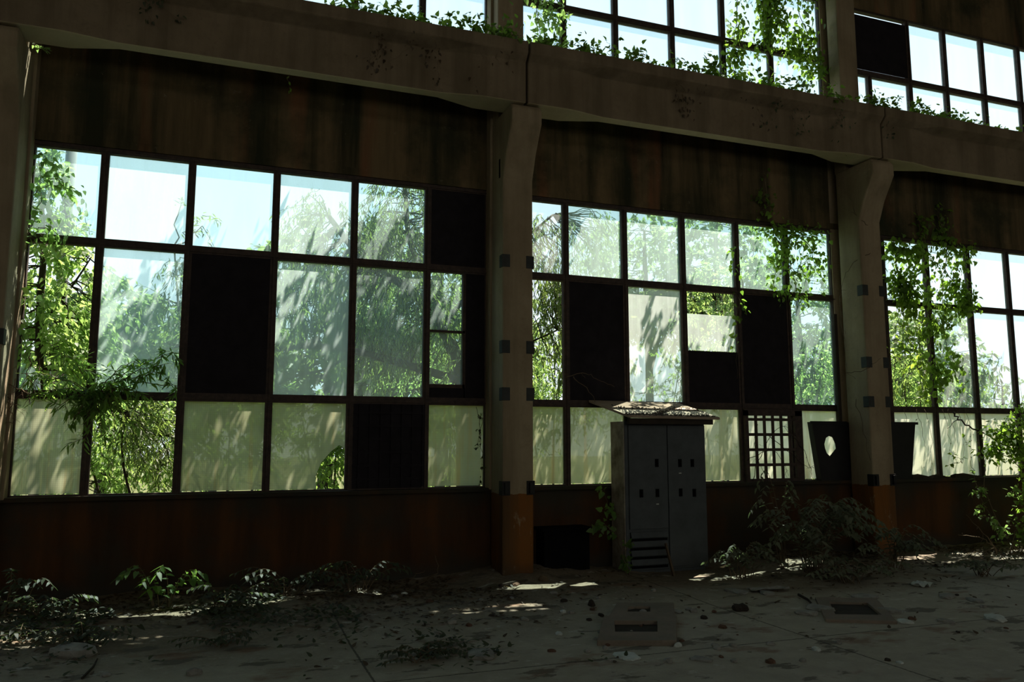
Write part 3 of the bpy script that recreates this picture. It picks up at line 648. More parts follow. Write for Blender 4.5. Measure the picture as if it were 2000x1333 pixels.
spray('hanging_vine', 'thin vine trailing down the edge of the black board in the middle window', 'vine', [[at(1437, 470, 10.33), at(1450, 560, 10.3), at(1438, 640, 10.3), at(1440, 740, 10.3)], [at(1425, 560, 10.33), at(1448, 600, 10.3), at(1420, 690, 10.3)]], 60, .075, .7, 'leaf_vine', OVATE, .5, .004, seed=72, side=.05, nsub=2, sub=.15)
big_vine('hanging_vine', 'dense vine curtain in the right end of the clerestory window over the middle bay',
         [[at(1440, -60, 10.3), at(1440, 30, 10.28), at(1430, 110, 10.28), at(1440, 170, 10.25)], [at(1490, -60, 10.3), at(1490, 40, 10.26), at(1500, 120, 10.26), at(1505, 185, 10.2)], [at(1545, -60, 10.3), at(1560, 20, 10.28), at(1580, 90, 10.28), at(1590, 130, 10.28)], [at(1500, -40, 10.3), at(1530, 60, 10.28), at(1560, 100, 10.28)]],
         2000, .085, 'leaf_vine', 73, 8, .32)
big_vine('hanging_vine', 'bright vine in the clerestory beside the middle column', [[at(1045, -40, 10.3), at(1050, 30, 10.28), at(1060, 90, 10.2)], [at(1075, -40, 10.3), at(1080, 30, 10.28), at(1090, 100, 10.2)]], 420, .085, 'leaf_bright', 74, 6, .26)
def at_beam(px, dx=0.):                    # a point on top of the crane beam, near its inner edge, seen at column px of the photo
    for y in np.linspace(-200, 400, 601):
        q = at(px, y, 9.36)
        if q[2] <= 7.06: return q
    return at(px, 400, 9.36)
def ivy(label, xs, n, seed, size=.075, lift=.22, mat='leaf_vine'):
    st = []
    r_ = random.Random(seed)
    for k in range(len(xs) - 1):
        a, c = at_beam(xs[k]), at_beam(xs[k + 1]); 
        for _ in range(9):
            y0 = r_.uniform(.0, .35) if _ < 3 else r_.uniform(.5, .95)  # most stems added unseen over the gap behind the beam, to stop sun
            st.append([a + V3(r_.uniform(-.1, .1), y0, .02), (a + c) / 2 + V3(0, y0 + r_.uniform(-.05, .1), r_.uniform(.03, lift)), c + V3(0, y0, .03)])
    return spray('ivy', label, 'ivy', st, n, size, .85, mat, OVATE, .1, .006, seed=seed, side=.06, nsub=3, sub=.22, face=(0, -.6, .8))
ivy('dense ivy mat on top of the left crane beam, left of the middle column', [640, 720, 790, 850, 910, 970, 1030], 2500, 80)
ivy('ivy along the top of the middle crane beam at its left end', [1040, 1100, 1160, 1220, 1290], 1700, 81)
ivy('ivy along the top of the middle crane beam at its right end', [1300, 1360, 1420, 1480, 1540, 1600, 1660], 2500, 82)
ivy('ivy trailing along the top of the right crane beam', [1690, 1740, 1790, 1840, 1900, 1960, 2020], 2300, 83)
for k, (x, h) in enumerate(((740, .22), (760, .3), (870, .25), (905, .32), (935, .3), (1205, .42), (1245, .3), (1255, .25), (1500, .35), (1585, .3), (1760, .32), (1800, .3), (1890, .3))):
    p = at_beam(x) + V3(0, .12, .0)
    spray('ivy_shoot', 'upright ivy shoot on the crane beam, number %d from the left along the ledge' % (k + 1) if False else 'upright ivy shoot standing on the ledge ' + ['at the far left end of the ivy mat', 'second along the ivy mat', 'over the middle of the ivy mat', 'left of the clerestory post', 'right beside the clerestory post', 'in front of the second clerestory mullion', 'with drooping tip right of the second mullion', 'short, right of the drooping one', 'under the vine curtain', 'at the right end of the vine curtain', 'right of the upper right column', 'under the black clerestory board end', 'near the right edge of the picture'][k], 'ivy',
          [[p, p + V3(.05, -.02, h * .6), p + V3(.12, -.04, h)], [p, p + V3(-.04, -.02, h * .5), p + V3(-.12, -.03, h * .8)]], 26, .07, .8, 'leaf_vine' if k % 3 else 'leaf_bright', OVATE, .3, .004, seed=90 + k, group='ivy shoots on the beam ledge', face=(0, -.7, .6), side=.02)
# dry creeper clinging to the beam faces
def creeper(label, x0, x1, y0, y1, n, seed, mat='leaf_dead'):
    global rng
    rng = np.random.default_rng(seed); st = []
    for k in range(max(3, n // 16)):
        x = rng.uniform(x0, x1); u = (x - x0) / (x1 - x0); ya = y0 + u * (y1 - y0) * .0
        a = at_beam(x); z0 = 6.9; st.append([V3(a[0], 9.37, 6.88), V3(a[0] + rng.uniform(-.1, .1), 9.40, 6.72), V3(a[0] + rng.uniform(-.2, .2), 9.44, rng.uniform(6.35, 6.6))])
    return spray('creeper', label, 'creeper', st, n, .05, .6, mat, OVATE, .6, .003, seed=seed, side=.06, nsub=2, sub=.15, face=(0, -1, .3))
creeper('dry creeper clinging to the left beam face near the middle column', 720, 1015, 60, 200, 150, 110)
creeper('dark green creeper on the left beam face above the second pane', 290, 350, 10, 60, 50, 111, 'leaf_shade')
creeper('dry creeper on the middle beam face at its right end', 1310, 1480, 150, 280, 70, 112)
creeper('creeper over the beam joint above the right column', 1500, 1780, 200, 300, 130, 113, 'leaf_shade')
# dry vine stem on the right column, and stems across the panes near it
xc = CX[3]
spray('dead_vine', 'dry vine stem looping over the left face of the right column', 'vine',
      [[at(1700, 495, 9.70), at(1670, 512, 9.85), at(1650, 540, 10.0), at(1640, 580, 10.1)], [at(1640, 580, 10.1), at(1645, 640, 10.05), at(1652, 700, 10.0), at(1650, 800, 10.0)], [at(1648, 730, 9.95), at(1690, 722, 9.73), at(1720, 700, 9.72)], [at(1695, 440, 9.7), at(1672, 420, 9.8), at(1660, 380, 9.9)], [at(1672, 780, 9.9), at(1690, 860, 9.72), at(1700, 900, 9.72)]],
      0, .05, .5, 'leaf_dead', seed=120, stem_r=.006, nsub=1, sub=.15)
spray('dead_vine', 'bare twigs tangled in front of the lattice', 'vine', [[at(1470, 940, 10.28), at(1500, 860, 10.28), at(1530, 835, 10.28), at(1560, 860, 10.28)], [at(1460, 900, 10.28), at(1510, 880, 10.28), at(1540, 930, 10.28)], [at(1500, 850, 10.28), at(1560, 900, 10.28), at(1590, 915, 10.26)], [at(1545, 840, 10.3), at(1570, 880, 10.28), at(1590, 940, 10.28)], [at(1480, 830, 10.3), at(1475, 880, 10.28), at(1500, 940, 10.28)]],
      0, .05, .5, 'leaf_dead', seed=121, stem_r=.006, nsub=5, sub=.2, stemmat='darkwood')
spray('dead_vine', 'thin bare stems hanging over the pale panes low in the right window', 'vine', [[at(x, 800, 10.33), at(x + 8 + (x % 7), 850, 10.33), at(x + 14, 915, 10.34)] for x in (1765, 1790, 1805, 1840, 1852, 1868, 1885)], 40, .03, .5, 'leaf_dead', OVATE, seed=122, stem_r=.0035, nsub=1, sub=.2)
spray('fallen_branch', 'bare branch slanting across the lower panes at the right edge', 'branch', [[at(1862, 806, 10.2), at(1878, 824, 10.15), at(1920, 848, 10.0), at(1985, 880, 9.8), at(2060, 915, 9.6)]], 0, .05, .5, 'leaf_dead', seed=123, stem_r=.018, nsub=2, sub=.3, stemmat='darkwood')
spray('dry_twig', 'pale bare twig sticking out in front of the black board over the cabinet', 'twig', [[at(1105, 738, 10.3), at(1140, 728, 10.25), at(1165, 740, 10.2), at(1200, 756, 10.1)], [at(1120, 736, 10.28), at(1150, 765, 10.2), at(1165, 790, 10.2)]], 0, .05, .5, 'leaf_dead', seed=124, stem_r=.006, nsub=1, sub=.12)
spray('climbing_vine', 'dark climbing vine on the right edge of the last frosted pane in the left window', 'vine', [[at(945, 795, 10.34), at(940, 850, 10.33), at(943, 900, 10.33), at(938, 955, 10.34)], [at(930, 795, 10.34), at(938, 840, 10.33), at(930, 880, 10.33)]], 70, .045, .6, 'leaf_shade', OVATE, .4, .004, seed=125, nsub=4, sub=.12)

# ------------------------------------------------------------------ switch cabinet
cx0, cx1, cyf, ch = 5.24, 6.52, 9.78, 2.06
cab = empty('switch_cabinet', ((cx0 + cx1) / 2, 10.0, 0)); tag(cab, 'tall grey metal switch cabinet with slotted doors under a tilted slab', 'cabinet')
b = MB(); b.box(cx0, cx1, cyf + .02, 10.20, .05, ch); b.box(cx0 + .03, cx1 - .03, cyf + .05, 10.18, -.02, .05)
b.build('body', M['cab'], cab, bevel=.008)
b = MB(); b.box(cx0 - .012, cx0 - .001, cyf + .03, 10.19, .05, ch); o = b.build('side_panel', M['cabside'], cab); o['label'] = 'pale left side panel'
xm = 5.896
def slots(parent, pts):
    for sx, sz in pts:
        b = MB(); b.box(sx - .028, sx + .028, cyf - .012, cyf - .003, sz - .055, sz + .055); b.box(sx - .012, sx + .012, cyf - .03, cyf - .011, sz - .04, sz + .04)
        b.build('handle', M['slot'], parent, bevel=.003)
def door(x0, x1, z0):
    b = MB(); b.box(x0, x1, cyf - .004, cyf + .02, z0, ch - .05)
    return b.build('door', M['cab'], cab, bevel=.006)
d1 = door(cx0 + .05, xm - .006, .60); d2 = door(xm + .006, cx1 - .01, .08)
slots(d1, [(5.72, 1.49), (5.47, 1.08), (5.72, 1.08)]); slots(d2, [(6.09, 1.485), (6.29, 1.483), (6.09, 1.08), (6.31, 1.07)])
for par, sx, sz in ((d1, 5.72, .93), (d2, 6.09, 1.345)):
    b = MB(); b.box(sx - .02, sx + .02, cyf - .008, cyf - .004, sz - .007, sz + .007); o = b.build('label_strip', M['white'], par)
b = MB()                                    # lower left: open bay with louvre slats
b.box(cx0 + .06, xm - .03, cyf + .0, cyf + .02, .08, .56)
b.build('base_panel', M['slot'], cab)
b = MB(); [b.add([(cx0 + .06, cyf - .002, z), (xm - .03, cyf - .002, z), (xm - .03, cyf - .03, z - .07), (cx0 + .06, cyf - .03, z - .07), (cx0 + .06, cyf + .01, z - .012), (xm - .03, cyf + .01, z - .012), (xm - .03, cyf - .02, z - .082), (cx0 + .06, cyf - .02, z - .082)],
               [(0, 1, 2, 3), (7, 6, 5, 4), (0, 3, 7, 4), (1, 5, 6, 2), (0, 4, 5, 1), (3, 2, 6, 7)]) for z in (.56, .44, .32, .20)]
b.build('louvre', M['cab'], cab)
# slab roof
def slab_pt(x, y): 
    u = (y - 9.55) / .80
    return 2.10 + .24 * u - .012 * (x - 5.3)
X0, X1 = 4.98, 6.60
b = MB(); ring = []
pl = [(5.17, 9.55), (6.62, 9.55), (6.45, 10.33), (4.96, 10.33)]
vs = [(x, y, slab_pt(x, y)) for x, y in pl] + [(x, y, slab_pt(x, y) + .035) for x, y in pl]
b.add(vs, [(3, 2, 1, 0), (4, 5, 6, 7), (0, 1, 5, 4), (1, 2, 6, 5), (2, 3, 7, 6), (3, 0, 4, 7)])
o = b.build('roof_slab', M['slab'], cab, bevel=.006); o['label'] = 'tilted slab roof'
b = MB(); b.box(5.22, 6.55, 9.62, 9.68, ch - .04, 2.10); b.build('roof_batten', M['darkwood'], cab)
# grit on the roof: nobody could count it
global_rng = rng; rng = np.random.default_rng(4)
b = MB()
for k in range(900):
    x = rng.uniform(5.15, 6.55); y = 9.56 + abs(rng.normal(0, .2)); 
    if y > 10.2: continue
    s = rng.uniform(.006, .02); z = slab_pt(x, y) + .034
    a = rng.uniform(0, 6.3); c, d = math.cos(a) * s, math.sin(a) * s
    b.add([(x + c, y + d, z), (x - d, y + c, z), (x - c, y - d, z), (x + d, y - c, z), (x, y, z + s * 1.1)], [(0, 1, 4), (1, 2, 4), (2, 3, 4), (3, 0, 4), (3, 2, 1, 0)])
o = b.build('grit', M['gravel']); tag(o, 'dark grit and crumbs strewn over the cabinet roof slab', 'grit', kind='stuff')
# plank leaning at the cabinet
b = MB(); p0, p1 = fl(1316, 1126), at(1300, 1062, 9.70)
b.tube([p0 + V3(0, 0, .0), p1], [.022, .018], 4)
o = b.build('plank', M['wood']); tag(o, 'thin plank leaning against the foot of the cabinet doors', 'plank')
spray('climbing_vine', 'leafy vine climbing the left corner of the cabinet', 'vine', [[at(1225, 1130, 9.62), at(1210, 1060, 9.65), at(1190, 1000, 9.68), at(1178, 955, 9.72)], [at(1205, 1050, 9.66), at(1175, 1020, 9.66), at(1152, 1035, 9.66)], [at(1230, 1125, 9.6), at(1222, 1090, 9.62), at(1225, 1060, 9.62)]], 95, .08, .75, 'leaf_mid', OVATE, .6, .006, seed=130, side=.03, nsub=3, sub=.15, face=(-.3, -1, .4))
# soot-black metal box left of the cabinet
b = MB(); b.box(4.12, 4.78, 9.98, 10.28, .0, .62); b.box(4.09, 4.81, 9.95, 10.29, .60, .64); b.box(4.18, 4.72, 9.965, 9.985, .06, .55)
o = b.build('metal_box', M['slot'], bevel=.006); tag(o, 'low black metal box at the wall between the middle column and the cabinet', 'box')

# trough with tapering sides on the sill behind the right column
hop = empty('sheet_metal_trough', (9.87, 10.27, ZS + .02)); tag(hop, 'dark tapered sheet-metal trough with a ragged hole, on the sill behind the right column', 'trough')
zt, zb = 2.09, ZS + .02
outer = [(8.93, zb), (10.78, zb), (10.93, zt), (8.80, zt)]
hole = [(9.02, 1.74), (9.06, 1.84), (9.12, 1.87), (9.19, 1.85), (9.24, 1.75), (9.25, 1.67), (9.12, 1.55), (9.06, 1.60), (9.03, 1.68)]
bm = bmesh.new()
ov = [bm.verts.new((x, 10.232, z)) for x, z in outer]; hv = [bm.verts.new((x, 10.232, z)) for x, z in hole]
es = [bm.edges.new((ov[i], ov[(i + 1) % 4])) for i in range(4)] + [bm.edges.new((hv[i], hv[(i + 1) % len(hv)])) for i in range(len(hv))]
bmesh.ops.triangle_fill(bm, edges=es, use_beauty=True)
r = bmesh.ops.extrude_face_region(bm, geom=list(bm.faces)); bmesh.ops.translate(bm, vec=(0, .012, 0), verts=[v for v in r['geom'] if isinstance(v, bmesh.types.BMVert)])
bmesh.ops.recalc_face_normals(bm, faces=bm.faces)
me = bpy.data.meshes.new('side_sheet'); bm.to_mesh(me); bm.free(); me.materials.append(M['tin'])
o = bpy.data.objects.new('side_sheet', me); COL.objects.link(o); o.parent = hop; o.matrix_parent_inverse = Matrix.Translation(hop.location).inverted()
b = MB()
for s in (0, 1):
    xb_, xt_ = ((8.93, 8.80), (10.78, 10.93))[s]; w = .012 if s == 0 else -.012
    b.add([(xb_, 10.244, zb), (xb_ + w, 10.244, zb), (xb_ + w, 10.345, zb), (xb_, 10.345, zb), (xt_, 10.244, zt), (xt_ + w, 10.244, zt), (xt_ + w, 10.345, zt), (xt_, 10.345, zt)], [(3, 2, 1, 0), (4, 5, 6, 7), (0, 1, 5, 4), (1, 2, 6, 5), (2, 3, 7, 6), (3, 0, 4, 7)])
b.box(8.93, 10.78, 10.244, 10.345, zb, zb + .012)
b.build('end_sheet', M['tin'], hop)
b = MB(); b.box(8.76, 9.49, 10.222, 10.232, zt - .03, zt + .012); b.box(9.94, 10.98, 10.222, 10.232, zt - .03, zt + .012); b.build('rim', M['tin'], hop)
for k, (x0, x1, hh, lab) in enumerate(((10.80, 11.22, .06, 'dark splintered timber offcut on the sill right of the trough'), (11.26, 11.62, .05, 'short dark timber offcut on the sill under the right window post'), (11.75, 12.3, .06, 'dark timber offcut on the sill behind the sunlit shrub'))):
    b = MB(); b.loft([[(x0, 10.23, ZS + .02), (x0, 10.34, ZS + .02), (x0, 10.34, ZS + hh), (x0, 10.24, ZS + hh + .03)], [((x0 + x1) / 2, 10.235, ZS + .02), ((x0 + x1) / 2, 10.335, ZS + .02), ((x0 + x1) / 2, 10.33, ZS + hh + .035), ((x0 + x1) / 2, 10.24, ZS + hh + .02)], [(x1, 10.24, ZS + .02), (x1, 10.33, ZS + .02), (x1, 10.32, ZS + hh - .02), (x1, 10.25, ZS + hh - .015)]])
    o = b.build('timber_offcut', M['darkwood']); tag(o, lab, 'timber')
b = MB(); b.box(9.26, 9.32, 10.27, 10.31, ZS + .02, 3.85); o = b.build('timber_post', M['darkwood'], bevel=.004); tag(o, 'narrow dark timber standing on the sill just left of the right column', 'timber')
o.location = (0.10, -.02, -.0)

# ------------------------------------------------------------------ floor hatches and rubble
def hatch(label, quad, hole_q, h, depth, mat='hatch'):
    """quad and hole: corner points on the floor, counter-clockwise"""
    root = empty('floor_hatch', tuple(np.mean(quad, axis=0))); tag(root, label, 'hatch')
    zb = float(hgt(*np.mean(quad, axis=0)[:2])); q = [np.array(p) for p in quad]; g = [np.array(p) for p in hole_q]
    vs = [(*p[:2], zb - .03) for p in q] + [(*p[:2], zb + h) for p in q] + [(*p[:2], zb + h) for p in g] + [(*p[:2], zb + h - depth) for p in g]
    fs = [(0, 1, 5, 4), (1, 2, 6, 5), (2, 3, 7, 6), (3, 0, 4, 7)] + [(4 + i, 4 + (i + 1) % 4, 8 + (i + 1) % 4, 8 + i) for i in range(4)] + [(8 + i, 8 + (i + 1) % 4, 12 + (i + 1) % 4, 12 + i) for i in range(4)] 
    b = MB(); b.add(vs, fs); b.build('kerb', M[mat], root, bevel=.008)
    b = MB(); b.add([(*p[:2], zb + h - depth) for p in g], [(0, 1, 2, 3)]); o = b.build('recess', M['darkwood'], root)
    return root
hatch('raised concrete hatch block with a dark rectangular recess in front of the cabinet', [fl(1166, 1262), fl(1322, 1262), fl(1322, 1212), fl(1180, 1212)], [fl(1202, 1244), fl(1284, 1244), fl(1284, 1222), fl(1200, 1222)], .045, .04)
hatch('broken hatch frame with pale edges on the floor at right', [fl(1612, 1216), fl(1752, 1220), fl(1712, 1174), fl(1592, 1172)], [fl(1632, 1206), fl(1722, 1207), fl(1694, 1183), fl(1620, 1181)], .03, .028)
hatch('worn half-buried hatch slab between the first hatch and the cabinet', [fl(1190, 1210), fl(1318, 1211), fl(1316, 1184), fl(1205, 1184)], [fl(1225, 1202), fl(1270, 1202), fl(1270, 1192), fl(1228, 1192)], .03, .025)

def chunk(name, label, x, y, sx, sy, sz, mat, seed, group=None, cat='rubble', dz=0.):
    r = np.random.default_rng(seed); bm = bmesh.new()
    bmesh.ops.create_icosphere(bm, subdivisions=2, radius=1.)
    for v in bm.verts:
        n = v.co.normalized(); k = 1 + .22 * math.sin(3.1 * n.x + seed) + .2 * math.sin(4.3 * n.y + 2 * seed) + .12 * r.normal()
        q = n * k; m = max(abs(q.x), abs(q.y), abs(q.z)); q = q * (.6 + .4 / max(m, .3))
        v.co = Vector((q.x * sx, q.y * sy, max(q.z, -.35) * sz))
    me = bpy.data.meshes.new(name); bm.to_mesh(me); bm.free(); me.materials.append(M[mat])
    o = bpy.data.objects.new(name, me); COL.objects.link(o); o.location = (x, y, float(hgt(x, y)) + sz * .25 + dz); o.rotation_euler.z = r.uniform(0, 6)
    return tag(o, label, cat, group)
for k, (px, py, s, fz, mat, lab) in enumerate([
        (140, 1282, .17, .45, 'plaster', 'rounded grey concrete lump on the bare floor at lower left'), (1225, 1284, .13, .15, 'white', 'whitish plaster crumble in front of the hatch block'),
        (1946, 1212, .13, .3, 'white', 'bright white crumpled scrap on the floor at right'), (1767, 1217, .09, .25, 'white', 'pale scrap at the right corner of the broken hatch frame'),
        (1690, 1168, .16, .2, 'plaster', 'pale rubble behind the broken hatch frame'), (1735, 1196, .12, .3, 'plaster', 'pale rubble on the right edge of the broken hatch frame'), (1600, 1192, .14, .3, 'plaster', 'pale rubble on the left edge of the broken hatch frame'),
        (1575, 1200, .11, .3, 'plaster', 'small pale lump left of the broken hatch frame'), (1850, 1217, .09, .3, 'plaster', 'small pale lump right of the broken hatch frame'), (1155, 1188, .05, .9, 'darkwood', 'small dark lump left of the hatch block'),
        (1445, 1192, .10, .5, 'darkwood', 'dark lump on the floor between the two hatches'), (1497, 1160, .12, .2, 'plaster', 'flat pale rubble left of the leafy bush'), (1440, 1158, .15, .2, 'plaster', 'flat pale rubble at the front of the cabinet'),
        (1320, 1196, .08, .2, 'plaster', 'pale flake at the right end of the hatch block'), (1062, 1146, .06, .8, 'wood', 'sunlit lump of wood near the foot of the middle column'), (1005, 1154, .10, .35, 'brick', 'brick lump in the sun patch near the middle column'),
        (940, 1282, .15, .25, 'plaster', 'broken slab edge on the floor left of the hatch block'), (790, 1165, .04, .6, 'white', 'tiny bright crumb at the foot of the wall left of the middle column'), (1850, 1168, .13, .25, 'plaster', 'rubble lump right of the leafy bush'),
        (1905, 1175, .11, .25, 'plaster', 'rubble lump by the leaf litter at right'), (1372, 1290, .09, .2, 'plaster', 'pale crumble on the joint right of the hatch block'), (380, 1318, .06, .6, 'plaster', 'small white chip at the bottom edge left of centre'), (205, 1322, .05, .4, 'plaster', 'grey chip at the bottom left')]):
    p = fl(px, py); chunk('rubble', lab, p[0], p[1], s, s * .7, s * fz, mat, 300 + k, 'rubble lumps on the floor')
rr = random.Random(5)
for k in range(170):
    px = rr.uniform(420, 1990); py = rr.uniform(1160, 1300); p = fl(px, py)
    if p[1] > 9.6 or wav(p[0] * .8, p[1] * .8, 44) < -.4: continue
    s = rr.uniform(.010, .045); chunk('debris_bit', 'small crumb of rubble scattered on the floor near the hatches', p[0], p[1], s, s * .8, s * .6, ['plaster', 'plaster', 'darkwood', 'plaster', 'white', 'brick'][k % 6], 500 + k, 'crumbs of rubble on the floor', 'rubble')
def sheet(name, label, px, py, w, d, mat, rz, cat, seed):
    r = np.random.default_rng(seed); p = fl(px, py); b = MB(); n = 7
    g = [[(-w / 2 + w * i / (n - 1), -d / 2 + d * j / (n - 1), .012 + .018 * float(wav(i * 1.3, j * 1.1, seed)) * .5) for i in range(n)] for j in range(n)]
    top = [q for row in g for q in row]; bot = [(x, y, z - .006) for x, y, z in top]; b.v = top + bot; k = n * n
    for j in range(n - 1):
        for i in range(n - 1):
            a = j * n + i; b.f.append((a, a + 1, a + n + 1, a + n)); b.f.append((k + a + n, k + a + n + 1, k + a + 1, k + a))
    b.m = [0] * len(b.f); o = b.build(name, M[mat]); o.location = (p[0], p[1], float(hgt(p[0], p[1])) + .02); o.rotation_euler.z = rz
    return tag(o, label, cat)
sheet('paper_sheet', 'white flat scrap lying by the leaves right of the bush', 1800, 1145, .28, .2, 'white', .3, 'scrap', 3)
sheet('plaster_sheet', 'pale flat flake lying in front of the bush', 1500, 1155, .5, .16, 'plaster', -.1, 'scrap', 4)
for k, (a, c, r_, lab) in enumerate((((1560, 1165), (1590, 1188), .016, 'thin dark stick on the rubble left of the broken hatch frame'), ((800, 1152), (846, 1138), .012, 'pale stick leaning out from the wall left of the middle column'), ((160, 1330), (190, 1290), .01, 'thin dark stick at the bottom left'), ((975, 1160), (1030, 1150), .02, 'dark splinter lying in the sun patch by the middle column'), ((1180, 1232), (1184, 1205), .006, 'upright wire beside the hatch block'))):
    p, q = fl(*a), fl(*c); b = MB(); h0 = float(hgt(*p[:2])); h1 = float(hgt(*q[:2])); b.tube([p + V3(0, 0, h0 + r_), (p + q) / 2 + V3(.02, 0, (h0 + h1) / 2 + r_ * 1.5), q + V3(0, 0, h1 + r_)], [r_, r_ * .9, r_ * .6], 5)
    o = b.build('stick', M['wood' if k in (1,) else 'darkwood']); tag(o, lab, 'stick')
spray('dead_plant', 'curved dead stems against the wall left of the middle column', 'stem', [[fl(840, 1150) + V3(0, .5, .0), at(852, 1120, 10.1), at(850, 1085, 10.15)], [fl(800, 1155) + V3(0, .4, 0), at(815, 1125, 10.1), at(830, 1118, 10.1)]], 0, .05, .5, 'leaf_dead', seed=140, stem_r=.008)

# ------------------------------------------------------------------ plants growing on the floor
def fronds(name, label, cat, px, py, n, length, height, mat, seed, leaf=.085, ratio=.42, pairs=8, spread=1., dirx=0., shape=OVATE, Y=None, group=None):
    """stems with drooping leaflets in two rows"""
    global rng
    rng = np.random.default_rng(7000 + seed)
    p = fl(px, py); p[2] = float(hgt(p[0], p[1])); root = empty(name, tuple(p)); tag(root, label, cat, group)
    b = MB(); L = Leaves()
    for k in range(n):
        a = rng.uniform(0, 2 * math.pi); l = length * rng.uniform(.6, 1.15); hh = height * rng.uniform(.5, 1.1)
        d = V3(math.cos(a) * spread + dirx, math.sin(a) * .6 - .15, 0); 
        st = p + V3(rng.uniform(-.12, .12) * spread, rng.uniform(-.08, .08), 0)
        q = spline([st, st + d * l * .25 + V3(0, 0, hh * .65), st + d * l * .65 + V3(0, 0, hh), st + d * l * 1.1 + V3(0, 0, hh * .82)], 5); q[:, 1] = np.minimum(q[:, 1], 10.22)
        if n <= 8: b = MB()
        b.tube(q, taper(len(q), .006, .002), 4)
        if n <= 8: b.build('stem', M['twig'], root)
        m = pairs * 2; u = np.linspace(.25, 1, m); idx = np.clip((u * (len(q) - 1)).astype(int), 0, len(q) - 2); fr = (u * (len(q) - 1) - idx)[:, None]
        pts = q[idx] * (1 - fr) + q[idx + 1] * fr; tan = unit(q[idx + 1] - q[idx]); side = unit(np.cross(tan, V3(0, 0, 1.))) * np.where(np.arange(m) % 2, 1, -1)[:, None]
        dd = unit(side * .8 + tan * .45 + V3(0, 0, -.45) + rnd(m, .12)); s = leaf * rng.uniform(.7, 1.2, m)
        L.add(pts, dd, unit(V3(0, 0, 1.) + rnd(m, .25)), s, s * ratio)
    if n > 8: b.build('stem', M['twig'], root)
    L.build('foliage', M[mat], root, shape)
    return root
fronds('bush', 'dark leafy bush growing from the floor left of the right column', 'bush', 1590, 1125, 60, .85, .95, 'leaf_dusty', 1, .11, .42, 9, 1.)
fronds('sapling', 'taller pale sapling behind the left side of the leafy bush', 'sapling', 1530, 1118, 7, .45, 1.25, 'leaf_dusty', 2, .10, .42, 7, .8, -.3)
fronds('bush', 'low leafy plant between the cabinet and the bush', 'bush', 1450, 1130, 16, .4, .42, 'leaf_dusty', 3, .085, .5, 7)
fronds('bush', 'low leafy plant at the foot of the right column', 'bush', 1745, 1115, 20, .5, .55, 'leaf_dusty', 4, .09, .5, 8)
fronds('bush', 'low undergrowth in front of the right column', 'bush', 1660, 1140, 22, .6, .35, 'leaf_dusty', 5, .08, .5, 8)
fronds('bush', 'low dark undergrowth at the right edge by the wall', 'bush', 1920, 1125, 18, .7, .3, 'leaf_dusty', 6, .07, .5, 8)
fronds('weed', 'leafy weed catching light in front of the wall under the third pane', 'weed', 310, 1195, 8, .4, .42, 'leaf_mid', 7, .12, .45, 5)
fronds('weed', 'weed growing at the far left foot of the wall', 'weed', 20, 1215, 8, .35, .45, 'leaf_shade', 8, .085, .45, 6)
fronds('weed', 'dark weed with drooping leaves left of the long sun streak', 'weed', 75, 1225, 12, .5, .25, 'leaf_shade', 9, .08, .45, 7)
fronds('weed', 'weed in front of the wall under the fourth pane', 'weed', 430, 1200, 12, .5, .26, 'leaf_shade', 10, .09, .42, 7)
fronds('weed', 'dim weed in front of the wall under the boarded lattice pane', 'weed', 560, 1180, 12, .6, .3, 'leaf_shade', 11, .09, .42, 7)
fronds('weed', 'dim weed under the right end of the left window', 'weed', 700, 1170, 12, .5, .32, 'leaf_shade', 12, .08, .42, 7)
fronds('weed', 'low weed on the soil at the bottom centre', 'weed', 820, 1290, 14, .3, .12, 'leaf_shade', 13, .06, .5, 6)
fronds('weed', 'small weed clump left of the bottom centre', 'weed', 430, 1262, 10, .3, .12, 'leaf_shade', 14, .06, .5, 6)
fronds('weed', 'low weed patch on the soil at lower left', 'weed', 170, 1258, 14, .45, .14, 'leaf_shade', 15, .07, .5, 6)
fronds('weed', 'weed tuft at the left edge below the sun streak', 'weed', 60, 1262, 14, .4, .12, 'leaf_shade', 16, .06, .5, 6)
# sunlit shrub by the right window
spray('shrub', 'shrub with sunlit yellow-green leaves under the right window', 'shrub',
      [[fl(1985, 1078), at(1930, 1000, 9.9), at(1905, 940, 10.0), at(1895, 900, 10.05)], [fl(1980, 1080), at(1925, 960, 9.95), at(1925, 910, 10.0), at(1930, 880, 10.05)], [fl(1990, 1078), at(1945, 1020, 9.7), at(1915, 1010, 9.65)], [fl(1990, 1080), at(1985, 1000, 9.75), at(1975, 960, 9.8)], [fl(1995, 1080), at(2030, 1000, 9.8), at(2060, 950, 9.9)]],
      230, .085, .6, 'leaf_bright', OVATE, .35, .008, seed=150, side=.03, nsub=4, sub=.22)
spray('shrub', 'dark shrub mass at the right edge in front of the window', 'shrub',
      [[fl(2010, 1085), at(2010, 950, 9.8), at(1990, 870, 9.85), at(1965, 830, 9.9)], [fl(2020, 1085), at(2030, 920, 9.8), at(2000, 830, 9.85), at(1990, 800, 9.9)], [fl(2010, 1085), at(2000, 930, 9.75), at(1960, 890, 9.8), at(1935, 870, 9.85)], [fl(2015, 1085), at(2060, 930, 9.8), at(2070, 840, 9.9)], [at(2005, 900, 9.8), at(1970, 850, 9.8), at(1925, 838, 9.85)]],
      1700, .08, .65, 'leaf_vine', OVATE, .35, .009, seed=151, side=.07, nsub=8, sub=.3)
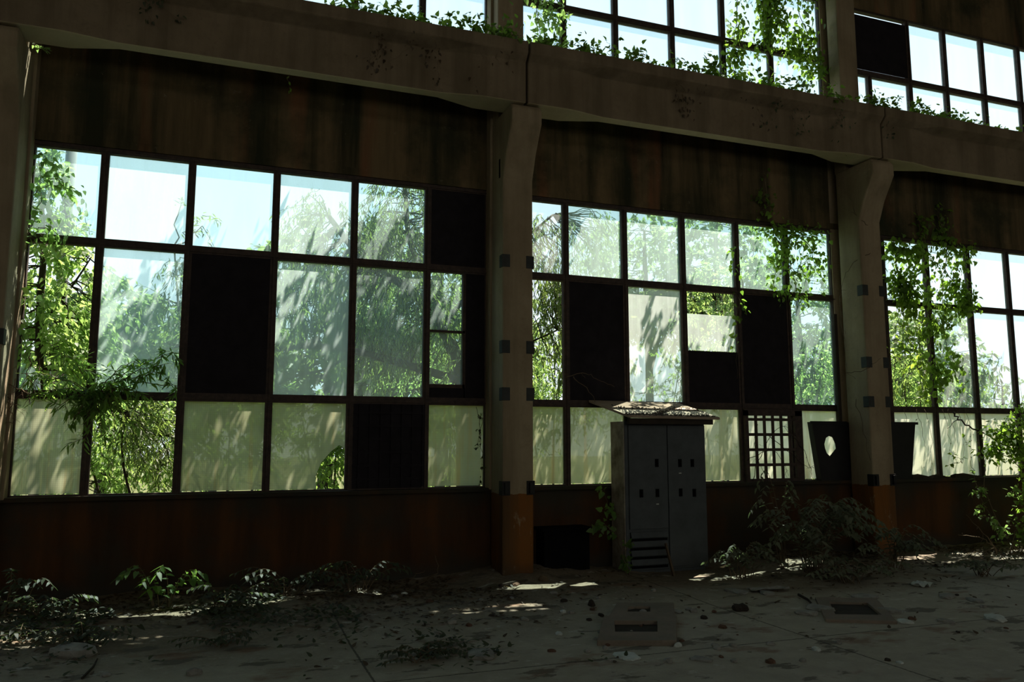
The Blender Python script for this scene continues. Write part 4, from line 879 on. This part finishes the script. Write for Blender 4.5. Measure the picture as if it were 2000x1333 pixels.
spray('leafy_sprig', 'small leafy sprigs in front of the pale lower pane left of the sunlit shrub', 'vine', [[at(1880, 905, 10.2), at(1862, 890, 10.15), at(1852, 885, 10.15)], [at(1880, 905, 10.2), at(1865, 905, 10.15), at(1850, 912, 10.15)], [at(1905, 880, 10.15), at(1890, 870, 10.1), at(1880, 848, 10.1)]], 40, .065, .6, 'leaf_vine', OVATE, .3, .004, seed=152, nsub=2, sub=.1)
spray('dead_plant', 'pale dry stems fanning from the soil at the right edge', 'stem', [[fl(1960, 1085), fl(1960, 1085) + V3(-.25, .1, .25), fl(1960, 1085) + V3(-.7, .2, .32)], [fl(1965, 1085), fl(1965, 1085) + V3(-.3, 0, .12), fl(1965, 1085) + V3(-.6, -.1, .05)], [fl(1975, 1082), fl(1975, 1082) + V3(.1, 0, .3), fl(1975, 1082) + V3(.3, 0, .5)], [fl(1950, 1088), fl(1950, 1088) + V3(-.2, 0, .3), fl(1950, 1088) + V3(-.5, .1, .65)], [fl(1970, 1086), fl(1970, 1086) + V3(.3, -.1, .1), fl(1970, 1086) + V3(.6, -.1, .06)]], 0, .05, .5, 'leaf_dead', seed=153, stem_r=.009, nsub=3, sub=.25)
# litter: fallen leaves and creeping weeds nobody could count
rng = np.random.default_rng(99); L = Leaves()
px = np.concatenate([rng.uniform(-2.6, 3.4, 3600), rng.uniform(7.4, 14, 2800), rng.uniform(-2, 13, 1200)]); py = np.concatenate([10.2 - np.abs(rng.normal(0, 1.1, 3600)), 10.2 - np.abs(rng.normal(0, .8, 2800)), 10 - np.abs(rng.normal(0, 1.9, 1200))])
ok = (py > 5.5) & (wav(px * 1.2, py * 1.2, 21) > -.6); px, py = px[ok], py[ok]; n = len(px)
a = rng.uniform(0, 6.3, n); d = np.stack([np.cos(a), np.sin(a), rng.uniform(-.1, .45, n)], 1); s = rng.uniform(.03, .085, n)
L.add(np.stack([px, py, hgt(px, py) + .008], 1), d, unit(V3(0, 0, 1.) + rnd(n, .3)), s, s * .42)
o = L.build('leaf_litter', M['leaf_dead'], None, OVATE); tag(o, 'dead leaves strewn over the soil along the wall', 'leaf litter', kind='stuff')
rng = np.random.default_rng(98); L = Leaves()
px = np.concatenate([rng.uniform(-2.6, 1.4, 2600), rng.uniform(1.5, 3.2, 500)]); py = np.concatenate([9.2 - np.abs(rng.normal(0, .75, 2600)), rng.normal(6.9, .35, 500)])
ok = (wav(px * 1.5, py * 1.5, 33) > .1) & (py > 5.4); px, py = px[ok], py[ok]; n = len(px)
a = rng.uniform(0, 6.3, n); d = np.stack([np.cos(a), np.sin(a), rng.uniform(.0, .8, n)], 1); s = rng.uniform(.03, .08, n)
L.add(np.stack([px, py, hgt(px, py) + rng.uniform(.005, .07, n)], 1), d, unit(V3(0, 0, 1.) + rnd(n, .3)), s, s * .5)
o = L.build('ground_weeds', M['leaf_shade'], None, OVATE); tag(o, 'low creeping weeds over the soil at lower left', 'weeds', kind='stuff')

# ------------------------------------------------------------------ light
w = bpy.data.worlds.new('world'); scn.world = w; w.use_nodes = True; nt = w.node_tree; nt.nodes.clear()
out = nt.nodes.new('ShaderNodeOutputWorld'); bg = nt.nodes.new('ShaderNodeBackground'); tc = nt.nodes.new('ShaderNodeTexCoord'); sp = nt.nodes.new('ShaderNodeSeparateXYZ'); cr = nt.nodes.new('ShaderNodeValToRGB')
nt.links.new(tc.outputs['Generated'], sp.inputs[0]); nt.links.new(sp.outputs[2], cr.inputs[0]); nt.links.new(cr.outputs[0], bg.inputs[0]); nt.links.new(bg.outputs[0], out.inputs[0])
e = cr.color_ramp.elements; e[0].position = 0.; e[0].color = (.88, .97, 1., 1); e[1].position = .8; e[1].color = (.30, .55, .90, 1)
q = cr.color_ramp.elements.new(.35); q.color = (.76, .92, 1., 1)
bg.inputs[1].default_value = 1.28
SD = Vector((.33, .27, 1.)).normalized()
ld = bpy.data.lights.new('sun', 'SUN'); ld.energy = 19.; ld.angle = math.radians(.4); ld.color = (1., .90, .75)
lo = bpy.data.objects.new('sun', ld); COL.objects.link(lo); lo.rotation_euler = SD.to_track_quat('Z', 'Y').to_euler(); lo.location = (6, 14, 14)

scn.view_settings.view_transform = 'Standard'; scn.view_settings.look = 'None'; scn.view_settings.gamma = 1.; scn.view_settings.use_curve_mapping = False
scn.view_settings.exposure = 0.
cy = scn.cycles
cy.max_bounces = 7; cy.diffuse_bounces = 4; cy.glossy_bounces = 2; cy.transmission_bounces = 6; cy.transparent_max_bounces = 12
cy.sample_clamp_indirect = 6; cy.caustics_reflective = False; cy.caustics_refractive = False
cy.use_adaptive_sampling = True; cy.adaptive_threshold = .02; cy.use_denoising = True
